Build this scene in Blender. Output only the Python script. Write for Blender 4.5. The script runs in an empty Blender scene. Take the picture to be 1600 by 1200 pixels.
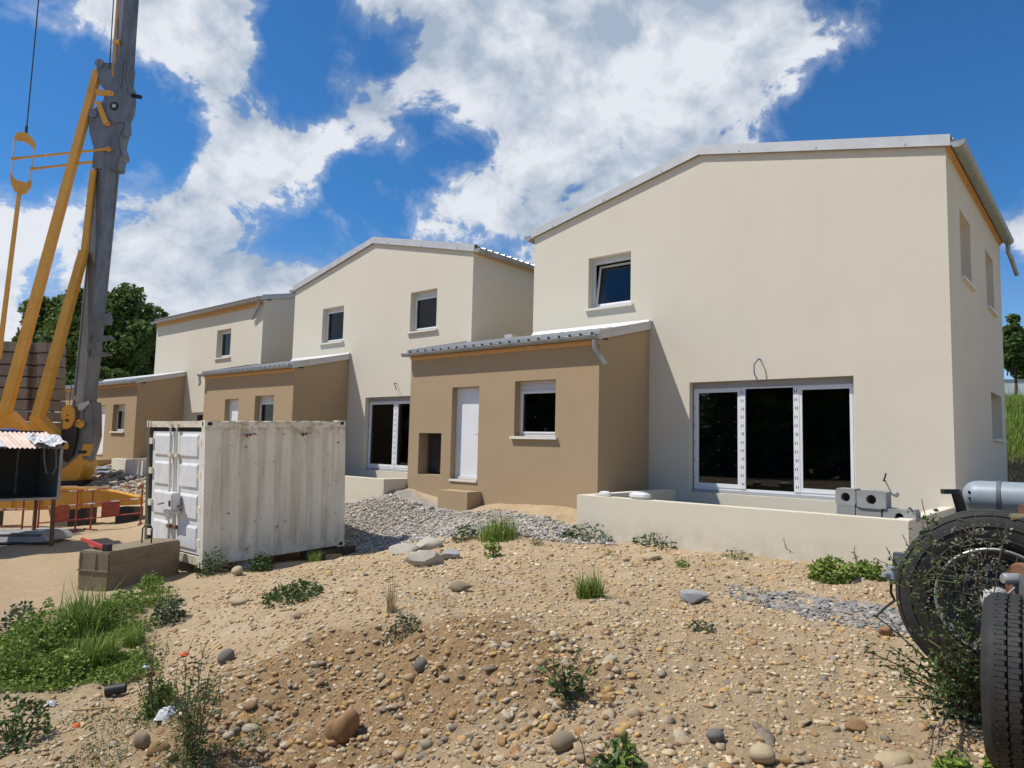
import bpy, bmesh, math, random
import numpy as np
from mathutils import Vector, Matrix
rnd = random.Random(7)
rng = np.random.default_rng(11)
sc = bpy.context.scene
COL = sc.collection

# ------------------------------------------------------------------ camera
FPX = 1098.4
YAW, PITCH, ROLL = 0.711857, 0.0853485, 0.0235982
def cam_rows():
    cy, sy = math.cos(YAW), math.sin(YAW)
    fwd = np.array([-sy, cy, 0.]); right = np.array([cy, sy, 0.]); up = np.array([0, 0, 1.])
    f2 = fwd*math.cos(PITCH)+up*math.sin(PITCH); u2 = up*math.cos(PITCH)-fwd*math.sin(PITCH)
    r3 = right*math.cos(ROLL)+u2*math.sin(ROLL); u3 = u2*math.cos(ROLL)-right*math.sin(ROLL)
    return r3, u3, f2
CR, CU, CF = cam_rows()
cam = bpy.data.cameras.new('camera')
cam.sensor_width = 36; cam.lens = 36*FPX/1600
cam.clip_start = 0.05; cam.clip_end = 3000
co = bpy.data.objects.new('camera', cam); COL.objects.link(co)
co.matrix_world = Matrix(((CR[0], CU[0], -CF[0], 0), (CR[1], CU[1], -CF[1], 0), (CR[2], CU[2], -CF[2], 0), (0, 0, 0, 1)))
sc.camera = co
def ray(px, py):
    return CF + CR*((px-800)/FPX) - CU*((py-600)/FPX)
def at(px, py, D): return ray(px, py)*D
def onY(px, py, Y):
    d = ray(px, py); return d*(Y/d[1])

# ------------------------------------------------------------------ exposure, world, sun
sc.view_settings.view_transform = 'Standard'
sc.view_settings.look = 'None'
sc.view_settings.exposure = 0.0
sc.view_settings.gamma = 1.0
sc.view_settings.use_curve_mapping = False
LDIR = Vector((1.0, 1.0, -2.25)).normalized()
SUN_EL = math.asin(-LDIR.z); SUN_ROT = math.atan2(-LDIR.x, -LDIR.y)
SUN_STRENGTH = 4.9
SKY_STRENGTH = 0.105
sun = bpy.data.lights.new('sun', 'SUN'); sun.energy = SUN_STRENGTH; sun.angle = math.radians(0.53); sun.color = (1.0, 0.955, 0.88)
so = bpy.data.objects.new('sun', sun); COL.objects.link(so)
so.rotation_euler = LDIR.to_track_quat('-Z', 'Y').to_euler(); so.location = (-20, -20, 40)

world = bpy.data.worlds.new('World'); sc.world = world; world.use_nodes = True
def build_world():
    nt = world.node_tree; N = nt.nodes; Lk = nt.links; N.clear()
    def nd(t, **k):
        n = N.new(t)
        for a, b in k.items(): setattr(n, a, b)
        return n
    def val(x, sock):
        if isinstance(x, (int, float)): sock.default_value = x
        else: Lk.new(x, sock)
    def math_(op, a, b=0.0, c=None, clamp=False):
        n = nd('ShaderNodeMath', operation=op, use_clamp=clamp); val(a, n.inputs[0]); val(b, n.inputs[1])
        if c is not None: val(c, n.inputs[2])
        return n.outputs[0]
    sky = nd('ShaderNodeTexSky', sky_type='NISHITA', sun_disc=False)
    sky.sun_elevation = SUN_EL; sky.sun_rotation = SUN_ROT; sky.altitude = 200; sky.air_density = 1.0; sky.dust_density = 0.25; sky.ozone_density = 2.5
    tc = nd('ShaderNodeTexCoord')
    D = tc.outputs['Generated']
    sxyz = nd('ShaderNodeSeparateXYZ'); Lk.new(D, sxyz.inputs[0])
    # clouds: a noise over direction, flattened towards the horizon, gathered in banks
    def coords(off, sc_=1.0):
        m = nd('ShaderNodeMapping'); Lk.new(D, m.inputs[0]); m.inputs['Scale'].default_value = (sc_, sc_, 1.25*sc_); m.inputs['Location'].default_value = off
        return m.outputs[0]
    def fbm(vec, scale, detail, rough, dist=0.0):
        n = nd('ShaderNodeTexNoise'); Lk.new(vec, n.inputs['Vector']); n.inputs['Scale'].default_value = scale
        n.inputs['Detail'].default_value = detail; n.inputs['Roughness'].default_value = rough; n.inputs['Distortion'].default_value = dist
        return n.outputs['Fac']
    BANKS = [  # where the cloud banks stand: pixel, radius in px, weight
        (330,60,150,.30),(390,160,110,.22),(330,300,170,.28),(230,380,190,.22),(80,330,150,.20),(480,250,60,.16),(560,160,70,.12),(110,60,90,.14),
        (720,60,210,.30),(900,180,230,.32),(1120,70,240,.40),(1290,90,120,.40),(700,350,130,.24),(560,420,120,.18),(1000,250,160,.22),(640,190,60,.10),
        (620,25,95,.26),(1010,40,120,.2),(1380,30,120,.40),(1240,150,80,.24),(860,290,120,.16),(1610,290,95,.75),(740,330,90,.12),(1540,215,35,.10),(1290,210,30,.10),(320,460,120,.16),(505,328,24,.12),
        (20,80,90,-.30),(40,190,70,-.24),(110,190,60,-.12),(250,150,45,-.16),(440,110,50,-.28),(462,20,40,-.32),(495,185,40,-.22),(620,320,70,-.27),(560,260,60,-.24),(580,60,30,-.05),(760,410,40,-.16),(1490,150,110,-.5),(1300,200,90,-.12),(1590,100,70,-.42),(1590,470,45,-.4),(490,400,45,-.15),(660,140,60,-.16),(820,120,35,-.10),(760,250,40,-.12),(1010,150,30,-.12),(600,110,25,-.14),(690,230,40,-.1),(270,240,25,-.2)]
    def bias(sel):
        acc = None
        for px, py, r, w in BANKS:
            if (w > 0) != sel: continue
            d = ray(px, py); d = d/np.linalg.norm(d)
            dp = nd('ShaderNodeVectorMath', operation='DOT_PRODUCT'); Lk.new(D, dp.inputs[0]); dp.inputs[1].default_value = tuple(d)
            s = (r/FPX)
            g = math_('EXPONENT', math_('MULTIPLY_ADD', dp.outputs['Value'], 1/(s*s), -1/(s*s)))
            acc = math_('MULTIPLY_ADD', g, w, acc if acc is not None else 0.0)
        return acc
    B = math_('ADD', math_('MINIMUM', bias(True), 0.27), bias(False))
    def density(off):
        a = fbm(coords(off), 3.4, 10.0, 0.58, 0.25)
        b = fbm(coords((off[0]+3.1, off[1]+1.7, off[2]+.4)), 11.0, 7.0, 0.62, 0.5)
        x = math_('MULTIPLY_ADD', b, 0.62, -0.31)
        x = math_('MULTIPLY_ADD', a, 1.5, x)
        x = math_('ADD', x, -0.272)
        return math_('ADD', x, B)
    SEED = (0.3, 0.1, 0.2)
    d0 = density(SEED)
    sd = -LDIR
    d1 = density((SEED[0]-0.035*sd.x, SEED[1]-0.035*sd.y, SEED[2]-0.06))
    cov = nd('ShaderNodeMapRange', interpolation_type='SMOOTHSTEP'); Lk.new(d0, cov.inputs[0])
    cov.inputs[1].default_value = 0.56; cov.inputs[2].default_value = 0.645
    lit = math_('SUBTRACT', d0, d1)
    mid = fbm(coords((5.2, 2.2, 1.1)), 7.5, 8.0, 0.6, 0.6)
    big = fbm(coords((1.2, 7.2, 4.1)), 2.6, 5.0, 0.55, 0.4)
    thick = nd('ShaderNodeMapRange'); Lk.new(d0, thick.inputs[0]); thick.inputs[1].default_value = .64; thick.inputs[2].default_value = 1.0
    shade = math_('MULTIPLY_ADD', lit, 2.6, 0.41)
    shade = math_('MULTIPLY_ADD', mid, 1.3, math_('ADD', shade, -0.65))
    shade = math_('MULTIPLY_ADD', math_('SUBTRACT', big, .5), 1.6, shade)
    shade = math_('MULTIPLY_ADD', thick.outputs[0], -0.16, shade, clamp=True)
    ramp = nd('ShaderNodeValToRGB'); Lk.new(shade, ramp.inputs[0])
    e = ramp.color_ramp.elements
    e[0].position = 0.0; e[0].color = (3.7, 4.5, 5.6, 1)
    e[1].position = 0.82; e[1].color = (7.7, 7.95, 8.45, 1)
    tint = nd('ShaderNodeMix', data_type='RGBA', blend_type='MULTIPLY'); tint.inputs[0].default_value = 1
    Lk.new(sky.outputs[0], tint.inputs['A']); hz = nd('ShaderNodeMapRange', data_type='FLOAT'); Lk.new(sxyz.outputs[2], hz.inputs[0]); hz.inputs[1].default_value = 0.0; hz.inputs[2].default_value = 0.30
    tm = nd('ShaderNodeMix', data_type='RGBA'); Lk.new(hz.outputs[0], tm.inputs[0]); tm.inputs['A'].default_value = (0.95, 0.98, 1.16, 1); tm.inputs['B'].default_value = SKY_TINT; Lk.new(tm.outputs['Result'], tint.inputs['B'])
    mix = nd('ShaderNodeMix', data_type='RGBA')
    wisp = nd('ShaderNodeMapRange', interpolation_type='SMOOTHSTEP'); Lk.new(d0, wisp.inputs[0]); wisp.inputs[1].default_value = .46; wisp.inputs[2].default_value = .64; wisp.inputs[4].default_value = .36
    Lk.new(math_('MAXIMUM', math_('MULTIPLY', cov.outputs[0], .97), wisp.outputs[0]), mix.inputs[0]); Lk.new(tint.outputs['Result'], mix.inputs['A']); Lk.new(ramp.outputs[0], mix.inputs['B'])
    bg = nd('ShaderNodeBackground'); Lk.new(mix.outputs['Result'], bg.inputs[0]); bg.inputs[1].default_value = SKY_STRENGTH
    out = nd('ShaderNodeOutputWorld'); Lk.new(bg.outputs[0], out.inputs[0])
SKY_TINT = (0.34, 0.80, 1.18, 1)
build_world()

# ------------------------------------------------------------------ helpers
def srgb(r, g, b):
    f = lambda c: (c/255)/12.92 if c/255 <= .04045 else ((c/255+.055)/1.055)**2.4
    return (f(r), f(g), f(b))

class MB:
    """collects faces in world coordinates and links them as one mesh object"""
    def __init__(s): s.v = []; s.f = []; s.sm = []
    def add(s, vs, fs, smooth=False):
        o = len(s.v); s.v += [tuple(map(float, p)) for p in vs]
        for f in fs: s.f.append(tuple(i+o for i in f)); s.sm.append(smooth)
        return s
    def box8(s, P, a0, a1, b0, b1, c0, c1):
        vs = [P(a, b, c) for c in (c0, c1) for b in (b0, b1) for a in (a0, a1)]
        return s.add(vs, [(0, 2, 3, 1), (4, 5, 7, 6), (0, 1, 5, 4), (2, 6, 7, 3), (0, 4, 6, 2), (1, 3, 7, 5)])
    def box(s, x0, x1, y0, y1, z0, z1):
        return s.box8(lambda a, b, c: (a, b, c), x0, x1, y0, y1, z0, z1)
    def obox(s, c, ax, ay, az, sx, sy, sz):
        c, ax, ay, az = map(np.asarray, (c, ax, ay, az))
        return s.box8(lambda a, b, d: c+ax*a+ay*b+az*d, -sx/2, sx/2, -sy/2, sy/2, -sz/2, sz/2)
    def prism(s, poly, ext):
        """polygon (list of 3-D points) extruded by the vector ext"""
        poly = [np.asarray(p, float) for p in poly]; n = len(poly); e = np.asarray(ext, float)
        vs = poly+[p+e for p in poly]
        fs = [tuple(range(n))[::-1], tuple(range(n, 2*n))]+[(i, (i+1) % n, n+(i+1) % n, n+i) for i in range(n)]
        return s.add(vs, fs)
    def bar(s, p, q, w, h=None, w2=None, h2=None, up=(0, 0, 1)):
        """box beam from p to q, w across and h along up, tapering to w2, h2"""
        p = np.asarray(p, float); q = np.asarray(q, float); h = w if h is None else h; w2 = w if w2 is None else w2; h2 = h if h2 is None else h2
        d = (q-p)/np.linalg.norm(q-p); u = np.asarray(up, float)
        if abs(d@u) > .95: u = np.array([1., 0, 0]) if abs(d[0]) < .9 else np.array([0, 1., 0])
        r = np.cross(d, u); r /= np.linalg.norm(r); u = np.cross(r, d)
        vs = []
        for c, a, b in ((p, w, h), (q, w2, h2)):
            vs += [c-r*a/2-u*b/2, c+r*a/2-u*b/2, c+r*a/2+u*b/2, c-r*a/2+u*b/2]
        return s.add(vs, [(0, 3, 2, 1), (4, 5, 6, 7), (0, 1, 5, 4), (1, 2, 6, 5), (2, 3, 7, 6), (3, 0, 4, 7)])
    def tube(s, pts, r, n=8, caps=True, r2=None):
        pts = [np.asarray(p, float) for p in pts]; m = len(pts); vs = []; fs = []
        prev = None
        for i, p in enumerate(pts):
            t = pts[min(i+1, m-1)]-pts[max(i-1, 0)]; t = t/(np.linalg.norm(t)+1e-9)
            if prev is None:
                a = np.array([0, 0, 1.]) if abs(t[2]) < .9 else np.array([1., 0, 0])
                u = np.cross(t, a)
            else: u = prev-t*(prev@t)
            u /= np.linalg.norm(u)+1e-9; prev = u; w = np.cross(t, u)
            rr = r if r2 is None else r+(r2-r)*i/max(m-1, 1)
            for k in range(n):
                an = 2*math.pi*k/n; vs.append(p+(u*math.cos(an)+w*math.sin(an))*rr)
        for i in range(m-1):
            for k in range(n): fs.append((i*n+k, i*n+(k+1) % n, (i+1)*n+(k+1) % n, (i+1)*n+k))
        s.add(vs, fs, True)
        if caps:
            o = len(s.v)-len(vs)
            s.f.append(tuple(o+k for k in range(n))[::-1]); s.sm.append(False)
            s.f.append(tuple(o+(m-1)*n+k for k in range(n))); s.sm.append(False)
        return s
    def lathe(s, c, ax, prof, n=32, closed=False):
        """profile of (radius, offset along ax) turned about the axis through c"""
        c = np.asarray(c, float); ax = np.asarray(ax, float); ax /= np.linalg.norm(ax)
        a = np.array([0, 0, 1.]) if abs(ax[2]) < .9 else np.array([1., 0, 0])
        u = np.cross(ax, a); u /= np.linalg.norm(u); w = np.cross(ax, u); vs = []; fs = []; m = len(prof)
        for r, h in prof:
            for k in range(n):
                an = 2*math.pi*k/n; vs.append(c+ax*h+(u*math.cos(an)+w*math.sin(an))*r)
        for i in range(m if closed else m-1):
            j = (i+1) % m
            for k in range(n): fs.append((i*n+k, i*n+(k+1) % n, j*n+(k+1) % n, j*n+k))
        return s.add(vs, fs, True)
    def build(s, name, m, parent=None, sharp=40, bevel=0):
        me = bpy.data.meshes.new(name)
        off = np.zeros(3)
        p = parent
        while p is not None: off += np.array(p.location); p = p.parent
        me.from_pydata([tuple(np.array(v)-off) for v in s.v], [], s.f); me.update()
        me.polygons.foreach_set('use_smooth', s.sm)
        o = bpy.data.objects.new(name, me); COL.objects.link(o)
        if m is not None: me.materials.append(m)
        bm = bmesh.new(); bm.from_mesh(me); bmesh.ops.recalc_face_normals(bm, faces=bm.faces)
        if bevel:
            es = [e for e in bm.edges if len(e.link_faces) == 2 and e.calc_face_angle(0) > .6]
            bmesh.ops.bevel(bm, geom=es, offset=bevel, segments=2, affect='EDGES', clamp_overlap=True)
        bm.to_mesh(me); bm.free()
        if any(s.sm): me.set_sharp_from_angle(angle=math.radians(sharp))
        if parent is not None: o.parent = parent
        return o

def tag(o, label=None, cat=None, group=None, kind=None):
    if label: o['label'] = label
    if cat: o['category'] = cat
    if group: o['group'] = group
    if kind: o['kind'] = kind
    return o
def thing(name, loc, label, cat, group=None):
    o = bpy.data.objects.new(name, None); COL.objects.link(o); o.location = tuple(map(float, loc)); o.empty_display_size = .2
    return tag(o, label, cat, group)
def np_mesh(name, V, F, m, parent=None, smooth=False, color=None):
    """V (n,3), F (k,3 or 4) arrays in world coordinates"""
    me = bpy.data.meshes.new(name); V = np.asarray(V, np.float32); F = np.asarray(F, np.int32); k = F.shape[1]
    if parent is not None:
        off = np.zeros(3); p = parent
        while p is not None: off += np.array(p.location); p = p.parent
        V = (V-off).astype(np.float32)
    me.vertices.add(len(V)); me.vertices.foreach_set('co', V.ravel())
    me.loops.add(F.size); me.loops.foreach_set('vertex_index', F.ravel())
    me.polygons.add(len(F)); me.polygons.foreach_set('loop_start', np.arange(0, F.size, k, dtype=np.int32))
    try: me.polygons.foreach_set('loop_total', np.full(len(F), k, np.int32))
    except Exception: pass
    me.update(calc_edges=True); me.validate()
    me.polygons.foreach_set('use_smooth', np.full(len(me.polygons), smooth))
    if color is not None:
        a = me.color_attributes.new('tone', 'FLOAT_COLOR', 'POINT'); a.data.foreach_set('color', np.asarray(color, np.float32).ravel())
    if m is not None: me.materials.append(m)
    o = bpy.data.objects.new(name, me); COL.objects.link(o)
    if parent is not None: o.parent = parent
    return o

# ------------------------------------------------------------------ materials
class Mat:
    def __init__(s, name):
        s.m = bpy.data.materials.new(name); s.m.use_nodes = True; s.nt = s.m.node_tree; s.N = s.nt.nodes; s.L = s.nt.links
        s.b = s.N['Principled BSDF']; s.tc = s.N.new('ShaderNodeTexCoord').outputs['Object']
    def node(s, t, **k):
        n = s.N.new(t)
        for a, b in k.items(): setattr(n, a, b)
        return n
    def noise(s, scale, detail=4, rough=.55, dist=0, vec=None, stretch=None):
        n = s.node('ShaderNodeTexNoise'); v = vec or s.tc
        if stretch:
            mp = s.node('ShaderNodeMapping'); s.L.new(v, mp.inputs[0]); mp.inputs['Scale'].default_value = stretch; v = mp.outputs[0]
        s.L.new(v, n.inputs['Vector']); n.inputs['Scale'].default_value = scale; n.inputs['Detail'].default_value = detail
        n.inputs['Roughness'].default_value = rough; n.inputs['Distortion'].default_value = dist
        return n.outputs['Fac']
    def rng(s, x, a, b, c=0., d=1.):
        n = s.node('ShaderNodeMapRange'); s.L.new(x, n.inputs[0])
        for i, q in enumerate((a, b, c, d)): n.inputs[i+1].default_value = q
        return n.outputs[0]
    def mix(s, f, a, b, blend='MIX'):
        n = s.node('ShaderNodeMix', data_type='RGBA', blend_type=blend)
        for q, k in ((f, 0), (a, 'A'), (b, 'B')):
            if isinstance(q, (int, float)): n.inputs[k].default_value = q
            elif isinstance(q, tuple): n.inputs[k].default_value = q+(1,) if len(q) == 3 else q
            else: s.L.new(q, n.inputs[k])
        return n.outputs['Result']
    def mul(s, a, b):
        n = s.node('ShaderNodeMath', operation='MULTIPLY')
        for q, k in ((a, 0), (b, 1)):
            if isinstance(q, (int, float)): n.inputs[k].default_value = q
            else: s.L.new(q, n.inputs[k])
        return n.outputs[0]
    def color(s, c):
        if isinstance(c, tuple): s.b.inputs['Base Color'].default_value = c+(1,) if len(c) == 3 else c
        else: s.L.new(c, s.b.inputs['Base Color'])
        return s
    def rough(s, r):
        if isinstance(r, (int, float)): s.b.inputs['Roughness'].default_value = r
        else: s.L.new(r, s.b.inputs['Roughness'])
        return s
    def set(s, **k):
        for a, b in k.items(): s.b.inputs[a.replace('_', ' ')].default_value = b
        return s
    def bump(s, h, strength=.3, dist=.01):
        n = s.node('ShaderNodeBump'); s.L.new(h, n.inputs['Height']); n.inputs['Strength'].default_value = strength; n.inputs['Distance'].default_value = dist
        if s.b.inputs['Normal'].is_linked: s.L.new(s.b.inputs['Normal'].links[0].from_socket, n.inputs['Normal'])
        s.L.new(n.outputs[0], s.b.inputs['Normal']); return s

def simple(name, c, rough=.6, var=.15, scale=3, metal=0, bump=0, bscale=60, spec=.5):
    m = Mat(name)
    n = m.rng(m.noise(scale, 5, .6), .3, .7)
    m.color(m.mix(n, tuple(x*(1-var) for x in c), tuple(min(1, x*(1+var)) for x in c))).rough(rough).set(Metallic=metal)
    m.b.inputs['Specular IOR Level'].default_value = spec
    if bump: m.bump(m.noise(bscale, 4, .6), bump, .004)
    return m.m

def plaster(name, c, z_ref):
    m = Mat(name)
    big = m.rng(m.noise(.75, 6, .62), .32, .68)
    grain = m.rng(m.noise(48, 5, .8), .3, .7)
    c1 = m.mix(big, tuple(x*.955 for x in c), tuple(min(1, x*1.02) for x in c))
    c2 = m.mix(m.mul(grain, .40), c1, tuple(x*.78 for x in c))
    # rain streaks, faint
    st = m.rng(m.noise(1.2, 5, .6, stretch=(2.2, 2.2, .16)), .56, .74)
    c3 = m.mix(m.mul(st, .08), c2, (c[0]*.72, c[1]*.66, c[2]*.56))
    gz = m.node('ShaderNodeSeparateXYZ'); m.L.new(m.node('ShaderNodeNewGeometry').outputs['Position'], gz.inputs[0])
    spl = m.mul(m.rng(gz.outputs[2], -1.12, -1.55), m.rng(m.noise(5, 6, .7), .38, .66))
    c3 = m.mix(m.mul(spl, .45), c3, (.36, .26, .16))
    m.color(c3).rough(.93); m.b.inputs['Specular IOR Level'].default_value = .2
    m.bump(m.noise(140, 3, .75), .55, .004)
    return m.m

M = {}
M['cream'] = plaster('cream render', (.660, .613, .500), 0)
M['creamlow'] = plaster('cream terrace render', (.68, .628, .505), 0)
M['tan'] = plaster('tan render', (.405, .300, .183), 0)
M['zinc'] = simple('zinc gutter', (.30, .315, .32), .5, .2, 6, .35)
M['flash'] = simple('galvanised flashing', (.50, .50, .49), .5, .08, 3, .25)
M['steelroof'] = simple('ribbed steel roof sheet', (.55, .56, .56), .45, .12, 2, .35)
M['fascia'] = Mat('eave timber')
_m = M['fascia']; g = _m.noise(6, 5, .6, stretch=(1, 1, 9)); _m.color(_m.mix(_m.rng(g, .3, .7), (.50, .285, .105), (.66, .42, .19))).rough(.7); M['fascia'] = _m.m
M['pvcw'] = simple('window frame plastic', (.60, .61, .62), .35, .03)
M['pvc'] = simple('white window plastic', (.74, .75, .76), .35, .03)
M['pvcgrey'] = simple('grey threshold plastic', (.33, .34, .35), .45, .08)
M['whitesill'] = simple('pale sill', (.66, .64, .58), .7, .05, 8, bump=.15)
M['mark'] = simple('dark print', (.02, .02, .022), .6)
M['dark'] = simple('dark insulation board and room shade', (.060, .055, .054), .9, .3, spec=.1)  # insulation board, also the sheets painted as dark rooms behind panes
M['interior'] = simple('bare interior', (.10, .09, .085), .9, .2)
M['fixing'] = simple('pale fixing', (.6, .6, .6), .6)
def glass():
    m = Mat('window glass'); N, L = m.N, m.L
    N.remove(m.b)
    tr = m.node('ShaderNodeBsdfTransparent'); tr.inputs[0].default_value = (.58, .59, .60, 1)
    gl = m.node('ShaderNodeBsdfGlossy'); gl.inputs['Roughness'].default_value = .015; gl.inputs[0].default_value = (.9, .93, .95, 1)
    fr = m.node('ShaderNodeFresnel'); fr.inputs[0].default_value = 1.45
    mx = m.node('ShaderNodeMixShader'); L.new(fr.outputs[0], mx.inputs[0]); L.new(tr.outputs[0], mx.inputs[1]); L.new(gl.outputs[0], mx.inputs[2])
    L.new(mx.outputs[0], N['Material Output'].inputs[0]); return m.m
M['glass'] = glass()
M['blueconduit'] = simple('blue conduit', (.05, .10, .22), .5)
M['yellow'] = Mat('crane yellow')
_m = M['yellow']; n = _m.rng(_m.noise(2.2, 6, .65), .35, .7); r = _m.rng(_m.noise(7, 8, .7), .62, .72)
_m.color(_m.mix(r, _m.mix(n, (.60, .295, .035), (.71, .375, .06)), (.20, .10, .045))).rough(.5); M['yellow'] = _m.m
def mastmat():
    m = Mat('galvanised mast'); st = m.rng(m.noise(1.5, 6, .65, stretch=(2, 2, .5)), .3, .72)
    sp = m.rng(m.noise(5, 6, .7), .58, .72)
    m.color(m.mix(m.mul(sp, .5), m.mix(st, (.105, .115, .13), (.215, .225, .24)), (.34, .34, .34))).rough(.5).set(Metallic=.35); m.bump(m.noise(14, 5, .6), .25, .02); return m.m
M['mast'] = mastmat()
M['black'] = simple('black steel', (.018, .018, .02), .55, .2)
M['rope'] = simple('wire rope', (.03, .03, .035), .5)
def concrete(name, c, sc_=1.0, stain=.5):
    m = Mat(name); a = m.rng(m.noise(1.6*sc_, 6, .62), .3, .7); b = m.rng(m.noise(24*sc_, 5, .7), .35, .7)
    d = m.rng(m.noise(.9*sc_, 5, .6, stretch=(1.5, 1.5, .5)), .52, .72)
    k = m.mix(m.mul(b, .35), m.mix(a, tuple(x*.78 for x in c), tuple(x*1.15 for x in c)), tuple(x*.6 for x in c))
    m.color(m.mix(m.mul(d, stain), k, (c[0]*.45, c[1]*.42, c[2]*.36))).rough(.92); m.b.inputs['Specular IOR Level'].default_value = .25
    m.bump(m.noise(40*sc_, 6, .7), .5, .01); return m.m
M['concrete'] = concrete('weathered concrete', (.25, .20, .135))
M['ballast'] = concrete('ballast concrete', (.27, .23, .19))
M['greyblock'] = concrete('grey concrete block', (.33, .33, .325), 2, .2)
def container_paint():
    m = Mat('worn white container paint')
    a = m.rng(m.noise(1.3, 5, .6), .35, .68)
    base = m.mix(a, (.74, .70, .575), (.84, .80, .68))
    st = m.rng(m.noise(2.4, 7, .66, .3, stretch=(1, 2.6, .22)), .47, .70)
    c1 = m.mix(m.mul(st, .6), base, (.48, .40, .26))
    sp = m.rng(m.noise(9, 7, .68), .63, .675)
    c2 = m.mix(m.mul(sp, .95), c1, (.09, .05, .03))
    fs = m.rng(m.noise(26, 4, .7), .70, .74)
    c2 = m.mix(m.mul(fs, .85), c2, (.12, .06, .035))
    gr = m.node('ShaderNodeSeparateXYZ'); m.L.new(m.tc, gr.inputs[0])
    lo = m.rng(gr.outputs[2], .55, .0); dn = m.rng(m.noise(4.5, 6, .7), .42, .65)
    c3 = m.mix(m.mul(m.mul(lo, dn), .62), c2, (.17, .135, .085))
    hi = m.rng(gr.outputs[2], 2.3, 2.56); rn = m.rng(m.noise(6, 7, .7, stretch=(1, 1, 2)), .47, .62)
    c4 = m.mix(m.mul(m.mul(hi, rn), .7), c3, (.30, .18, .085))
    gx = m.rng(gr.outputs[0], -.012, -.045); gn = m.rng(m.noise(3.2, 6, .65, stretch=(1, 2, .3)), .30, .60)  # groove stain, which also paints in the shading of the ribs
    c5 = m.mix(m.mul(m.mul(gx, gn), .38), c4, (.40, .33, .22))
    m.color(c5).rough(.55); m.bump(m.noise(8, 5, .6), .2, .012); return m.m
M['cpaint'] = container_paint()
M['cdoor'] = simple('container door paint', (.66, .66, .65), .5, .10, 5)
M['rust'] = simple('rusty steel', (.17, .075, .04), .8, .35, 9, bump=.3)
M['shadowpost'] = simple('shaded dark post', (.085, .08, .062), .7, .3, 6)  # shade on the front left container post put into its colour
M['seal'] = simple('dark door seal', (.03, .03, .028), .8, .2)
M['reda'] = simple('red barrier paint', (.34, .07, .045), .65, .35, 8)
M['white'] = simple('white barrier band', (.58, .54, .48), .65, .2, 8)
M['blue'] = simple('blue plastic', (.012, .045, .19), .45, .2)
def tyre_mat():
    m = Mat('tyre rubber'); a = m.rng(m.noise(7, 6, .65), .35, .7)
    m.color(m.mix(a, (.013, .0125, .012), (.036, .032, .027))).rough(.72); m.bump(m.noise(60, 4, .6), .25, .004); return m.m
M['tyre'] = tyre_mat()
M['rim'] = simple('steel rim', (.40, .40, .40), .45, .25, 8, .5)
M['tank'] = simple('grey blue tank paint', (.25, .295, .325), .45, .08, 3)
M['chassis'] = simple('chassis paint', (.10, .11, .115), .6, .3, 6)
M['greybox'] = simple('grey plastic box', (.25, .28, .30), .5, .1)
M['redtool'] = simple('red tool paint', (.55, .05, .05), .4, .15)
M['wood'] = simple('sawn wood', (.50, .33, .14), .75, .25, 5)
M['plastic'] = simple('pale plastic sheet', (.62, .63, .62), .35, .15, 6)
M['bluepanel'] = simple('pale blue panel', (.42, .52, .63), .4, .15)
M['orange'] = simple('orange scrap', (.68, .15, .04), .6)
M['bark'] = simple('bark', (.085, .06, .042), .9, .3, 12, bump=.5)
M['stem'] = simple('plant stem', (.13, .105, .055), .8, .25, 20)
def leafmat(name, c1, c2, tr=.25):
    m = Mat(name); at_ = m.node('ShaderNodeAttribute', attribute_name='tone')
    m.color(m.mix(at_.outputs['Fac'], c1, c2)).rough(.6); m.b.inputs['Specular IOR Level'].default_value = .3
    tl = m.node('ShaderNodeBsdfTranslucent'); m.L.new(m.mix(at_.outputs['Fac'], c1, c2), tl.inputs[0])
    mx = m.node('ShaderNodeMixShader'); mx.inputs[0].default_value = tr; m.L.new(m.b.outputs[0], mx.inputs[1]); m.L.new(tl.outputs[0], mx.inputs[2])
    m.L.new(mx.outputs[0], m.N['Material Output'].inputs[0]); return m.m
M['grass'] = leafmat('grass blades', (.085, .145, .018), (.27, .36, .07))
M['leaf'] = leafmat('weed leaves', (.035, .070, .018), (.11, .17, .05))
M['greyleaf'] = leafmat('grey green weed leaves', (.04, .065, .03), (.12, .15, .085))
M['seed'] = leafmat('seed heads', (.15, .15, .09), (.34, .33, .24))
M['tree'] = leafmat('tree leaves', (.048, .092, .020), (.16, .235, .06), .3)
M['straw'] = leafmat('dry straw', (.30, .22, .11), (.50, .40, .23))
def stone_mat(attr):
    m = Mat('river stone' if not attr else 'loose stones')
    if attr: c = m.node('ShaderNodeAttribute', attribute_name='tone').outputs['Color']
    else:
        oi = m.node('ShaderNodeObjectInfo'); r = m.node('ShaderNodeValToRGB'); m.L.new(oi.outputs['Random'], r.inputs[0]); r.color_ramp.interpolation = 'CONSTANT'
        cs = [(.36, .25, .13), (.42, .31, .18), (.30, .17, .085), (.42, .36, .26), (.22, .19, .155), (.34, .30, .24), (.26, .105, .055), (.45, .29, .11), (.14, .125, .115), (.48, .43, .34)]
        for i, k in enumerate(cs):
            el = r.color_ramp.elements[i] if i < 2 else r.color_ramp.elements.new(i/len(cs))
            el.position = i/len(cs); el.color = k+(1,)
        c = r.outputs[0]
    n = m.rng(m.noise(28, 6, .65), .3, .7); d = m.rng(m.noise(11, 5, .7), .55, .7)
    k = m.mix(n, m.mix(1., c, (.72, .70, .68), 'MULTIPLY'), c); m.color(m.mix(m.mul(d, .5), k, (.40, .29, .17))).rough(.85); m.b.inputs['Specular IOR Level'].default_value = .3
    m.bump(m.noise(60, 5, .65), .35, .006); return m.m
M['stone'] = stone_mat(False); M['stones'] = stone_mat(True)
M['rubble'] = concrete('pale broken concrete', (.45, .41, .335), 3, .35)
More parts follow.
